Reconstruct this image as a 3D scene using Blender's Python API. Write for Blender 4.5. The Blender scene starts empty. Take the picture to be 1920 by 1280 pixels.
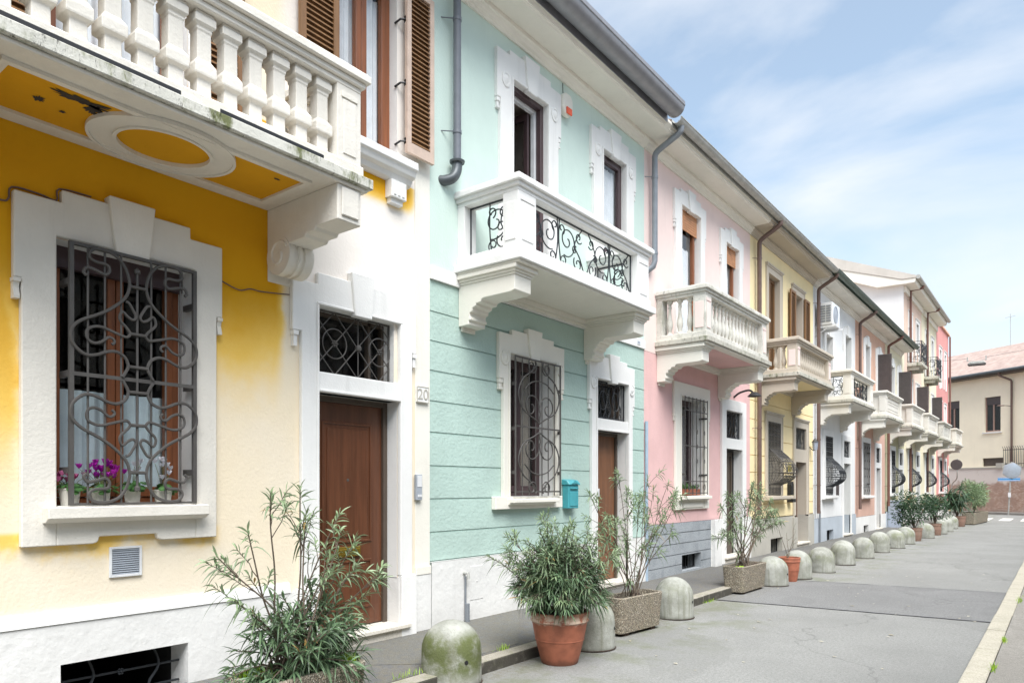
import bpy, bmesh, math, random
from mathutils import Vector, Matrix
random.seed(7)
R = math.radians
SC = bpy.context.scene
COL = SC.collection

# ------------------------------------------------------------------ camera
cam_d = bpy.data.cameras.new('camera')
cam = bpy.data.objects.new('camera', cam_d); COL.objects.link(cam)
cam.location = (5.0, 0.0, 1.55)
cam.rotation_euler = (R(90), 0, R(37.628))
cam_d.lens = 36 * 1340 / 1920.0
cam_d.sensor_width = 36
cam_d.sensor_fit = 'HORIZONTAL'
cam_d.shift_y = 274 / 1920.0
cam_d.clip_end = 2000
cam_d.clip_start = 0.05
SC.camera = cam

# ------------------------------------------------------------------ world
world = bpy.data.worlds.new("World"); SC.world = world
world.use_nodes = True
W = world.node_tree; W.nodes.clear()
SUN_EL, SUN_AZ = 56, 128          # azimuth clockwise from +Y
sky = W.nodes.new('ShaderNodeTexSky'); sky.sky_type = 'NISHITA'; sky.sun_disc = False
sky.sun_elevation = R(SUN_EL); sky.sun_rotation = R(SUN_AZ)
sky.altitude = 100; sky.air_density = 1.0; sky.dust_density = 0.3; sky.ozone_density = 1.7
tc = W.nodes.new('ShaderNodeTexCoord')
mp = W.nodes.new('ShaderNodeMapping'); mp.inputs['Scale'].default_value = (1.5, 1.5, 4.2)
mp.inputs['Rotation'].default_value = (0.05, 0.42, 0.5)
mp.inputs['Location'].default_value = (6.3, .9, 2.1)
n1 = W.nodes.new('ShaderNodeTexNoise'); n1.inputs['Scale'].default_value = 1.25
n1.inputs['Detail'].default_value = 7; n1.inputs['Roughness'].default_value = 0.52; n1.inputs['Distortion'].default_value = 0.35
rp = W.nodes.new('ShaderNodeValToRGB')
rp.color_ramp.elements[0].position = 0.42; rp.color_ramp.elements[0].color = (0.30,) * 3 + (1,)
rp.color_ramp.elements[1].position = 0.66; rp.color_ramp.elements[1].color = (0.93,) * 3 + (1,)
sx = W.nodes.new('ShaderNodeSeparateXYZ')
hz = W.nodes.new('ShaderNodeMapRange'); hz.inputs['From Min'].default_value = 0.5; hz.inputs['From Max'].default_value = 0.05
hz.inputs['To Min'].default_value = 0; hz.inputs['To Max'].default_value = 0.97
mx = W.nodes.new('ShaderNodeMath'); mx.operation = 'MAXIMUM'
bg1 = W.nodes.new('ShaderNodeBackground'); bg1.inputs['Strength'].default_value = 0.092
bg2 = W.nodes.new('ShaderNodeBackground'); bg2.inputs['Color'].default_value = (0.885, 0.915, 0.96, 1); bg2.inputs['Strength'].default_value = 0.43
ms = W.nodes.new('ShaderNodeMixShader'); ow = W.nodes.new('ShaderNodeOutputWorld')
wl = W.links
wl.new(tc.outputs['Generated'], mp.inputs['Vector']); wl.new(mp.outputs[0], n1.inputs['Vector'])
wl.new(n1.outputs['Fac'], rp.inputs['Fac']); wl.new(tc.outputs['Generated'], sx.inputs[0])
wl.new(sx.outputs['Z'], hz.inputs['Value']); wl.new(rp.outputs[0], mx.inputs[0]); wl.new(hz.outputs[0], mx.inputs[1])
# cloud above the frame thickened and brightened to add overhead fill light
zb = W.nodes.new('ShaderNodeMapRange'); zb.inputs['From Min'].default_value = 0.58; zb.inputs['From Max'].default_value = 0.9
zb.inputs['To Min'].default_value = 0.45; zb.inputs['To Max'].default_value = 1.25
zc = W.nodes.new('ShaderNodeMapRange'); zc.inputs['From Min'].default_value = 0.58; zc.inputs['From Max'].default_value = 0.85; zc.inputs['To Max'].default_value = 0.9
m2 = W.nodes.new('ShaderNodeMath'); m2.operation = 'MAXIMUM'
wl.new(sx.outputs['Z'], zb.inputs['Value']); wl.new(sx.outputs['Z'], zc.inputs['Value']); wl.new(zb.outputs[0], bg2.inputs['Strength'])
wl.new(mx.outputs[0], m2.inputs[0]); wl.new(zc.outputs[0], m2.inputs[1])
wl.new(m2.outputs[0], ms.inputs['Fac']); gm = W.nodes.new('ShaderNodeMix'); gm.data_type = 'RGBA'; gm.blend_type = 'MULTIPLY'; gm.inputs[0].default_value = 1; gm.inputs[7].default_value = (0.90, 1.06, 1.0, 1)
wl.new(sky.outputs[0], gm.inputs[6]); wl.new(gm.outputs[2], bg1.inputs['Color'])
wl.new(bg1.outputs[0], ms.inputs[1]); wl.new(bg2.outputs[0], ms.inputs[2]); wl.new(ms.outputs[0], ow.inputs['Surface'])

# ------------------------------------------------------------------ sun (veiled)
sd = bpy.data.lights.new('sun', 'SUN'); sd.energy = 2.3; sd.angle = R(40); sd.color = (1.0, 0.985, 0.96)
so = bpy.data.objects.new('sun', sd); COL.objects.link(so)
el, az = R(SUN_EL), R(SUN_AZ)
so.rotation_euler = Vector((-math.sin(az) * math.cos(el), -math.cos(az) * math.cos(el), -math.sin(el))).to_track_quat('-Z', 'Y').to_euler()
so.location = (20, 0, 30)

SC.view_settings.view_transform = 'Standard'; SC.view_settings.look = 'None'
SC.view_settings.gamma = 1; SC.view_settings.exposure = 1.36

# ================================================================== materials
def lin(c):
    if isinstance(c, str):
        c = [int(c[i:i + 2], 16) / 255 for i in (0, 2, 4)]
        return tuple(((v / 12.92) if v <= .04045 else ((v + .055) / 1.055) ** 2.4) for v in c)
    return tuple(c)
MATS = {}
class NT:
    def __init__(s, name):
        s.m = bpy.data.materials.new(name); s.m.use_nodes = True
        s.t = s.m.node_tree; s.b = s.t.nodes['Principled BSDF']
        g = s.t.nodes.new('ShaderNodeNewGeometry'); s.pos = g.outputs['Position']; s.geo = g
    def n(s, kind, **kw):
        nd = s.t.nodes.new(kind)
        for k, v in kw.items():
            if hasattr(nd, k) and k not in nd.inputs: setattr(nd, k, v)
            else: nd.inputs[k].default_value = v
        return nd
    def l(s, a, b): s.t.links.new(a, b)
    def noise(s, scale, detail=4, rough=.55, sc=(1, 1, 1), vec=None, dist=0):
        mpn = s.n('ShaderNodeMapping'); mpn.inputs['Scale'].default_value = sc
        s.l(vec or s.pos, mpn.inputs['Vector'])
        nn = s.n('ShaderNodeTexNoise'); nn.inputs['Scale'].default_value = scale; nn.inputs['Detail'].default_value = detail
        nn.inputs['Roughness'].default_value = rough; nn.inputs['Distortion'].default_value = dist
        s.l(mpn.outputs[0], nn.inputs['Vector']); return nn.outputs['Fac']
    def ramp(s, fac, p0, p1, v0=0., v1=1.):
        r = s.n('ShaderNodeMapRange'); r.interpolation_type = 'SMOOTHSTEP'
        r.inputs['From Min'].default_value = p0; r.inputs['From Max'].default_value = p1
        r.inputs['To Min'].default_value = v0; r.inputs['To Max'].default_value = v1
        s.l(fac, r.inputs['Value']); return r.outputs[0]
    def mix(s, fac, a, b, mode='MIX'):
        m = s.n('ShaderNodeMix'); m.data_type = 'RGBA'; m.blend_type = mode
        for sock, v in ((m.inputs[6], a), (m.inputs[7], b)):
            if isinstance(v, (tuple, list)): sock.default_value = tuple(v[:3]) + (1,)
            else: s.l(v, sock)
        if isinstance(fac, (int, float)): m.inputs[0].default_value = fac
        else: s.l(fac, m.inputs[0])
        return m.outputs[2]
    def math(s, op, a, b=None):
        m = s.n('ShaderNodeMath'); m.operation = op
        for i, v in enumerate((a, b)):
            if v is None: continue
            if isinstance(v, (int, float)): m.inputs[i].default_value = v
            else: s.l(v, m.inputs[i])
        return m.outputs[0]
    def xyz(s):
        x = s.n('ShaderNodeSeparateXYZ'); s.l(s.pos, x.inputs[0]); return x.outputs
    def bump(s, h, strength=.3, dist=.01):
        b = s.n('ShaderNodeBump'); b.inputs['Strength'].default_value = strength; b.inputs['Distance'].default_value = dist
        s.l(h, b.inputs['Height']); s.l(b.outputs[0], s.b.inputs['Normal'])
    def done(s, col, rough=.85, metal=0., spec=None):
        if isinstance(col, (tuple, list)): s.b.inputs['Base Color'].default_value = tuple(col[:3]) + (1,)
        else: s.l(col, s.b.inputs['Base Color'])
        if isinstance(rough, (int, float)): s.b.inputs['Roughness'].default_value = rough
        else: s.l(rough, s.b.inputs['Roughness'])
        s.b.inputs['Metallic'].default_value = metal
        if spec is not None: s.b.inputs['Specular IOR Level'].default_value = spec
        return s.m
def sc3(c, k): return tuple(min(1, v * k) for v in c)

def stucco(name, c, bump=.35, rough_sc=45, mott=.10, streak=.10, dirt=0., dirtz=1.2):
    if name in MATS: return MATS[name]
    t = NT(name); c = lin(c)
    col = t.mix(t.ramp(t.noise(1.3, 6, .6), .3, .7), sc3(c, 1 - mott), sc3(c, 1 + mott * .35))
    if streak:
        col = t.mix(t.ramp(t.noise(1, 5, .65, (7, 7, .55)), .52, .8, 0, streak * 2.2), col, sc3(c, .62))
    if dirt:
        z = t.math('ADD', t.xyz()[2], t.math('MULTIPLY', t.noise(3, 5), -.5))
        col = t.mix(t.ramp(z, dirtz - .25, -.2, 0, dirt), col, tuple(v * .55 + .03 for v in c))
    fl = t.ramp(t.noise(60, 3, .7), .68, .74, 0, .22)
    col = t.mix(fl, col, sc3(c, .75))
    h = t.math('ADD', t.noise(rough_sc, 5, .6), t.math('MULTIPLY', t.noise(rough_sc * .22, 3), .8))
    t.bump(h, bump, .012)
    MATS[name] = t.done(col, .9, spec=.25); return MATS[name]

def shade_toned_yellow():
    # painted shade: deep yellow under balcony, sills and along edges, cream where lit
    t = NT('shade_toned_yellow_stucco'); x = t.xyz()
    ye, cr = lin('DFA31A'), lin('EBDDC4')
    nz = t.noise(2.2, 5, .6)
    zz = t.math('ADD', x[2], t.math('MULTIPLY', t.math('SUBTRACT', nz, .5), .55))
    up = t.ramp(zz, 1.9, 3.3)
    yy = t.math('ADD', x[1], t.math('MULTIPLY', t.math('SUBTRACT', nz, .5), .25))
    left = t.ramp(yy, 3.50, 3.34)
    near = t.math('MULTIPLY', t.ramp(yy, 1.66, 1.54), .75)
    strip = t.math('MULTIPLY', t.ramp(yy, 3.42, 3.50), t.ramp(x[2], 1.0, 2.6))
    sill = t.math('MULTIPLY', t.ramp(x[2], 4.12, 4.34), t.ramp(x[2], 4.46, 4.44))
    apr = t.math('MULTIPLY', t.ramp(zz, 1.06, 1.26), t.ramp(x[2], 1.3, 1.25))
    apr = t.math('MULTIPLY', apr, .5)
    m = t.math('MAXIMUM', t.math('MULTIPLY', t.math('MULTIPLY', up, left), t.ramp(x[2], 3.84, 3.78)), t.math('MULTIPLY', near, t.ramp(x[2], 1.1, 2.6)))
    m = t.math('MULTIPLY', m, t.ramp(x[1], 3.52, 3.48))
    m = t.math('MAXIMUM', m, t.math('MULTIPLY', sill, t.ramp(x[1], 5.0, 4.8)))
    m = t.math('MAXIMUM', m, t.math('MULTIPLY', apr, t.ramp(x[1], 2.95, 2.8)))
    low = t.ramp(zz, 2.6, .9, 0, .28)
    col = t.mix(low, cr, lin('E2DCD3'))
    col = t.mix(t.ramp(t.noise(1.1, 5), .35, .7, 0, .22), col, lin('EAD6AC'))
    wh = t.math('MULTIPLY', t.ramp(yy, 3.35, 3.6), t.ramp(zz, 2.4, 3.4)); col = t.mix(wh, col, lin('EDE6DE'))  # brightly lit upper right of the wall painted near white
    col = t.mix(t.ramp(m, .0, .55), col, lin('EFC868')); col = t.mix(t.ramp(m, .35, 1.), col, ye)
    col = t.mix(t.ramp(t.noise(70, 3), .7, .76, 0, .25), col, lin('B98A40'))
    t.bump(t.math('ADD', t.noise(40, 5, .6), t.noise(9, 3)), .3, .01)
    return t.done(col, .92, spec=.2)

def grimy(name, c, moss='5A6140', dark='2C2D29', amt=.6, z_lo=None):
    if name in MATS: return MATS[name]
    t = NT(name); c = lin(c)
    col = t.mix(t.ramp(t.noise(2, 5), .3, .7), c, sc3(c, .82))
    a = t.ramp(t.noise(5, 7, .7, (1, 1, .45)), .50, .68, 0, amt)
    col = t.mix(a, col, lin(moss))
    b = t.ramp(t.noise(14, 8, .8, (1.6, 1.6, .5)), .54, .66, 0, amt * .95)
    col = t.mix(b, col, lin(dark))
    t.bump(t.noise(30, 6, .7), .5, .012)
    MATS[name] = t.done(col, .95, spec=.15); return MATS[name]

def plain(name, c, rough=.6, metal=0., var=.08, bump=0, spec=None, bsc=60):
    if name in MATS: return MATS[name]
    t = NT(name); c = lin(c)
    col = t.mix(t.ramp(t.noise(8, 4), .3, .7), sc3(c, 1 - var), sc3(c, 1 + var))
    if bump: t.bump(t.noise(bsc, 4), bump, .006)
    MATS[name] = t.done(col, rough, metal, spec); return MATS[name]

def wood(name, c, rough=.5):
    if name in MATS: return MATS[name]
    t = NT(name); c = lin(c)
    col = t.mix(t.ramp(t.noise(14, 5, .6, (1.5, 1.5, .12)), .35, .7), sc3(c, .78), sc3(c, 1.12))
    t.bump(t.noise(40, 4, .6, (1, 1, .1)), .12, .004)
    MATS[name] = t.done(col, rough); return MATS[name]

def m_asphalt(name, c, moss=True, light=.1):
    t = NT(name); c = lin(c); x = t.xyz()
    col = t.mix(t.ramp(t.noise(.55, 6, .6), .3, .7), sc3(c, .82), sc3(c, 1.12))
    col = t.mix(t.ramp(t.noise(3.5, 6, .7, (1, .5, 1)), .5, .75, 0, .35), col, sc3(c, 1.25))
    agg = t.n('ShaderNodeTexVoronoi'); agg.inputs['Scale'].default_value = 130; t.l(t.pos, agg.inputs['Vector'])
    col = t.mix(t.ramp(t.noise(38, 5, .85), .44, .58, 0, .75), col, sc3(c, .66))
    col = t.mix(t.ramp(t.noise(1.1, 7, .75, (1.2, .35, 1)), .55, .72, 0, .5), col, sc3(c, .78))
    gr = t.math('MULTIPLY', t.ramp(x[0], 1.75, 1.2), t.ramp(t.noise(14, 6, .8), .42, .6, 0, .7)); col = t.mix(gr, col, lin('6F6A5C'))
    col = t.mix(t.ramp(t.noise(75, 4, .85), .56, .64, 0, .55), col, sc3(c, 1.5)); col = t.mix(t.ramp(t.noise(85, 4, .85, (1.1, 1, 1)), .57, .65, 0, .55), col, sc3(c, .5))
    sp = t.ramp(t.noise(160, 2, .8), .52, .72, 0, .75)
    col = t.mix(sp, col, sc3(c, 1.7))
    col = t.mix(t.ramp(t.noise(210, 2, .8), .58, .7, 0, .55), col, sc3(c, .35))
    st = t.ramp(t.noise(.8, 3, .45, (1, .6, 1), dist=1.2), .60, .63, 0, .28); col = t.mix(st, col, sc3(c, .68))
    if moss:
        a = t.math('MULTIPLY', t.ramp(t.noise(1.6, 6, .7), .45, .64, 0, .5), t.ramp(x[0], 2.7, 1.7))
        col = t.mix(a, col, lin('64694B'))
        spots = t.ramp(t.noise(5, 3, .5), .72, .76, 0, .25)
        col = t.mix(spots, col, sc3(c, .55))
    ck = t.n('ShaderNodeTexVoronoi'); ck.feature = 'DISTANCE_TO_EDGE'; ck.inputs['Scale'].default_value = .22
    wv = t.n('ShaderNodeVectorMath'); wv.operation = 'ADD'
    nz = t.n('ShaderNodeTexNoise'); nz.inputs['Scale'].default_value = 1.5; nz.inputs['Detail'].default_value = 6; t.l(t.pos, nz.inputs['Vector'])
    t.l(t.pos, wv.inputs[0]); t.l(nz.outputs['Color'], wv.inputs[1]); t.l(wv.outputs[0], ck.inputs['Vector'])
    col = t.mix(t.ramp(ck.outputs['Distance'], .004, .0005, 0, .35), col, sc3(c, .35))
    t.bump(t.math('ADD', agg.outputs['Distance'], t.noise(160, 2)), .55, .006)
    return t.done(col, .9, spec=.3)

def m_stone(name, c, c2, scale=90, bump=.5, moss=0.):
    t = NT(name); c, c2 = lin(c), lin(c2)
    col = t.mix(t.ramp(t.noise(scale, 3, .7), .42, .62), c, c2)
    col = t.mix(t.ramp(t.noise(4, 5), .4, .75, 0, .4), col, sc3(c, .6))
    if moss: col = t.mix(t.ramp(t.noise(7, 6, .7), .5, .66, 0, moss), col, lin('5E6A35'))
    if moss:      # gutter grime caked on the upright face
        nx = t.n('ShaderNodeSeparateXYZ'); t.l(t.geo.outputs['Normal'], nx.inputs[0]); col = t.mix(t.math('MULTIPLY', t.ramp(nx.outputs[0], .3, .8), t.ramp(t.noise(12, 5), .2, .5, .5, .9)), col, lin('3C3A35'))
    t.bump(t.noise(scale * .8, 3), bump, .008)
    return t.done(col, .9, spec=.2)

def m_aggregate():
    t = NT('washed_pebble_concrete')
    v = t.n('ShaderNodeTexVoronoi'); v.inputs['Scale'].default_value = 100; v.inputs['Randomness'].default_value = 1
    t.l(t.pos, v.inputs['Vector'])
    cr = t.n('ShaderNodeValToRGB'); e = cr.color_ramp.elements
    e[0].position = 0; e[0].color = lin('8C8474') + (1,); e[1].position = 1; e[1].color = lin('D8D2C4') + (1,)
    for p, c in ((.25, 'A79F90'), (.45, '857C6F'), (.6, 'C4BAA6'), (.8, '9D8A76')):
        q = e.new(p); q.color = lin(c) + (1,)
    sepc = t.n('ShaderNodeSeparateColor'); t.l(v.outputs['Color'], sepc.inputs[0]); t.l(sepc.outputs[0], cr.inputs['Fac'])
    col = t.mix(t.ramp(v.outputs['Distance'], .38, .62), cr.outputs[0], lin('6E675B'))
    col = t.mix(t.ramp(t.noise(5, 5), .5, .75, 0, .3), col, lin('7C785E'))
    t.bump(t.math('MULTIPLY', v.outputs['Distance'], -1), .9, .008)
    return t.done(col, .88, spec=.25)

def m_bollard(name='mossy_concrete', full=False):
    t = NT(name); x = t.xyz()
    oi = t.n('ShaderNodeObjectInfo')
    of = t.n('ShaderNodeVectorMath'); of.operation = 'MULTIPLY_ADD'; of.inputs[1].default_value = (1, 1, 1)
    cmb = t.n('ShaderNodeCombineXYZ'); t.l(t.math('MULTIPLY', oi.outputs['Random'], 9), cmb.inputs[0])
    t.l(t.pos, of.inputs[0]); t.l(cmb.outputs[0], of.inputs[2]); vv = of.outputs[0]
    c = lin('8A8B83')
    col = t.mix(t.ramp(t.noise(6, 5, .6, vec=vv), .3, .7), c, lin('A8A9A2'))
    col = t.mix(t.ramp(t.noise(75, 3, vec=vv), .55, .72, 0, .4), col, lin('77766B'))
    band = t.math('MULTIPLY', t.ramp(x[2], .0 if full else .12, .15 if full else .3), t.ramp(x[2], .46, .36))
    a = t.math('MULTIPLY', t.ramp(t.noise(3.2, 6, .65, vec=vv), .36 if full else .42, .56 if full else .60), band)
    amt = t.math('MULTIPLY', a, 1.0 if full else t.ramp(oi.outputs['Random'], 0., 1., .25, .8))
    col = t.mix(t.math('MULTIPLY', amt, .9), col, lin('545C2E' if full else '6E7550'))
    st = t.math('MULTIPLY', t.ramp(t.noise(1, 5, .6, (22, 22, 1.2), vec=vv), .5, .7, 0, .5), t.ramp(x[2], .5, .3))
    col = t.mix(st, col, lin('6E6E5C'))
    col = t.mix(t.ramp(x[2], .05, .0, 0, .6), col, lin('55544B'))
    t.bump(t.math('ADD', t.noise(70, 4, vec=vv), t.noise(12, 3, vec=vv)), .6, .008)
    return t.done(col, .93, spec=.2)

def m_pot():
    t = NT('stained_terracotta'); x = t.xyz(); c = lin('9E5F47')
    col = t.mix(t.ramp(t.noise(9, 5), .3, .7), sc3(c, .75), sc3(c, 1.15))
    z = t.math('ADD', x[2], t.math('MULTIPLY', t.math('SUBTRACT', t.noise(11, 5, .7), .5), .09))
    band = t.math('MULTIPLY', t.ramp(z, .355, .385), t.ramp(z, .46, .42))
    col = t.mix(t.math('MULTIPLY', t.math('MULTIPLY', band, t.ramp(t.noise(17, 5, .7), .38, .55)), .8), col, lin('C9B9A6'))
    col = t.mix(t.math('MULTIPLY', t.ramp(z, .40, .44), .5), col, lin('5E4434'))
    col = t.mix(t.ramp(z, .07, .0, 0, .6), col, lin('55392C'))
    t.bump(t.noise(30, 4), .35, .006); return t.done(col, .65)

def m_glass(name='window_glass', tint=(.02, .025, .03), op=.25):
    if name in MATS: return MATS[name]
    m = bpy.data.materials.new(name); m.use_nodes = True; t = m.node_tree; t.nodes.clear()
    tr = t.nodes.new('ShaderNodeBsdfTransparent'); tr.inputs[0].default_value = (.965, .975, .975, 1)
    gl = t.nodes.new('ShaderNodeBsdfGlossy'); gl.inputs['Roughness'].default_value = .02
    lw = t.nodes.new('ShaderNodeLayerWeight'); lw.inputs[0].default_value = .5
    pw = t.nodes.new('ShaderNodeMath'); pw.operation = 'POWER'; pw.inputs[1].default_value = 4.5
    fr = t.nodes.new('ShaderNodeMath'); fr.operation = 'MULTIPLY_ADD'; fr.inputs[1].default_value = .9; fr.inputs[2].default_value = .025
    t.links.new(lw.outputs['Facing'], pw.inputs[0]); t.links.new(pw.outputs[0], fr.inputs[0])
    mxs = t.nodes.new('ShaderNodeMixShader'); o = t.nodes.new('ShaderNodeOutputMaterial')
    t.links.new(fr.outputs[0], mxs.inputs[0]); t.links.new(tr.outputs[0], mxs.inputs[1]); t.links.new(gl.outputs[0], mxs.inputs[2])
    t.links.new(mxs.outputs[0], o.inputs[0]); MATS[name] = m; return m

def m_leaf(name, dark, light, mid=None):
    if name in MATS: return MATS[name]
    t = NT(name)
    at = t.n('ShaderNodeVertexColor'); at.layer_name = 'tint'
    sp = t.n('ShaderNodeSeparateColor'); t.l(at.outputs[0], sp.inputs[0])
    col = t.mix(sp.outputs[0], lin(dark), lin(light))
    if mid: col = t.mix(sp.outputs[1], col, lin(mid))
    col = t.mix(sp.outputs[2], col, lin('A88A52'))
    t.b.inputs['Transmission Weight'].default_value = 0
    m = t.done(col, .38, spec=.5)
    # thin leaves let some light through
    tr = t.n('ShaderNodeBsdfTranslucent'); t.l(col, tr.inputs[0])
    ms_ = t.n('ShaderNodeMixShader'); ms_.inputs[0].default_value = .25
    o = [n for n in t.t.nodes if n.type == 'OUTPUT_MATERIAL'][0]
    t.l(t.b.outputs[0], ms_.inputs[1]); t.l(tr.outputs[0], ms_.inputs[2]); t.l(ms_.outputs[0], o.inputs[0])
    MATS[name] = m; return m

def m_brick():
    t = NT('old_brick')
    mpn = t.n('ShaderNodeMapping'); mpn.inputs['Rotation'].default_value = (R(90), 0, 0)
    tcn = t.n('ShaderNodeTexCoord'); t.l(tcn.outputs['Object'], mpn.inputs['Vector'])
    b = t.n('ShaderNodeTexBrick'); b.inputs['Scale'].default_value = 4; b.inputs['Color1'].default_value = lin('A8816F') + (1,)
    b.inputs['Color2'].default_value = lin('C8AE9E') + (1,); b.inputs['Mortar'].default_value = lin('9C8F82') + (1,)
    b.inputs['Mortar Size'].default_value = .03
    t.l(mpn.outputs[0], b.inputs['Vector'])
    x = t.xyz(); z = t.math('ADD', x[2], t.math('MULTIPLY', t.noise(1.2, 5, .6), 1.2))
    col = t.mix(t.ramp(t.noise(1.4, 6, .7), .42, .6, 0, .7), b.outputs['Color'], lin('A08678'))
    col = t.mix(t.ramp(z, 2.35, 2.6), col, lin('D6CCC4'))
    col = t.mix(t.ramp(t.noise(.9, 6, .7), .55, .65, 0, .8), col, lin('BDB0A6'))
    col = t.mix(t.ramp(z, 1.0, .5, 0, .7), col, lin('958880'))
    t.bump(b.outputs['Fac'], -.3, .01)
    return t.done(col, .95)

def m_tiles():
    t = NT('roof_tiles'); tcn = t.n('ShaderNodeTexCoord')
    w = t.n('ShaderNodeTexWave'); w.bands_direction = 'X'; w.inputs['Scale'].default_value = 1.6; w.inputs['Distortion'].default_value = .2
    t.l(tcn.outputs['Object'], w.inputs['Vector'])
    w2 = t.n('ShaderNodeTexWave'); w2.bands_direction = 'Z'; w2.wave_profile = 'SAW'; w2.inputs['Scale'].default_value = 2.4; w2.inputs['Distortion'].default_value = .3
    t.l(tcn.outputs['Object'], w2.inputs['Vector'])
    col = t.mix(t.ramp(t.noise(2.2, 6, .7), .35, .65), lin('97827A'), lin('B3A096'))
    col = t.mix(t.math('MULTIPLY', w2.outputs['Fac'], .45), col, lin('7E6B63'))
    col = t.mix(t.ramp(t.noise(.6, 5), .5, .7, 0, .5), col, lin('9C8B7E'))
    t.bump(t.math('ADD', w.outputs['Fac'], w2.outputs['Fac']), .5, .04)
    return t.done(col, .9)

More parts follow.
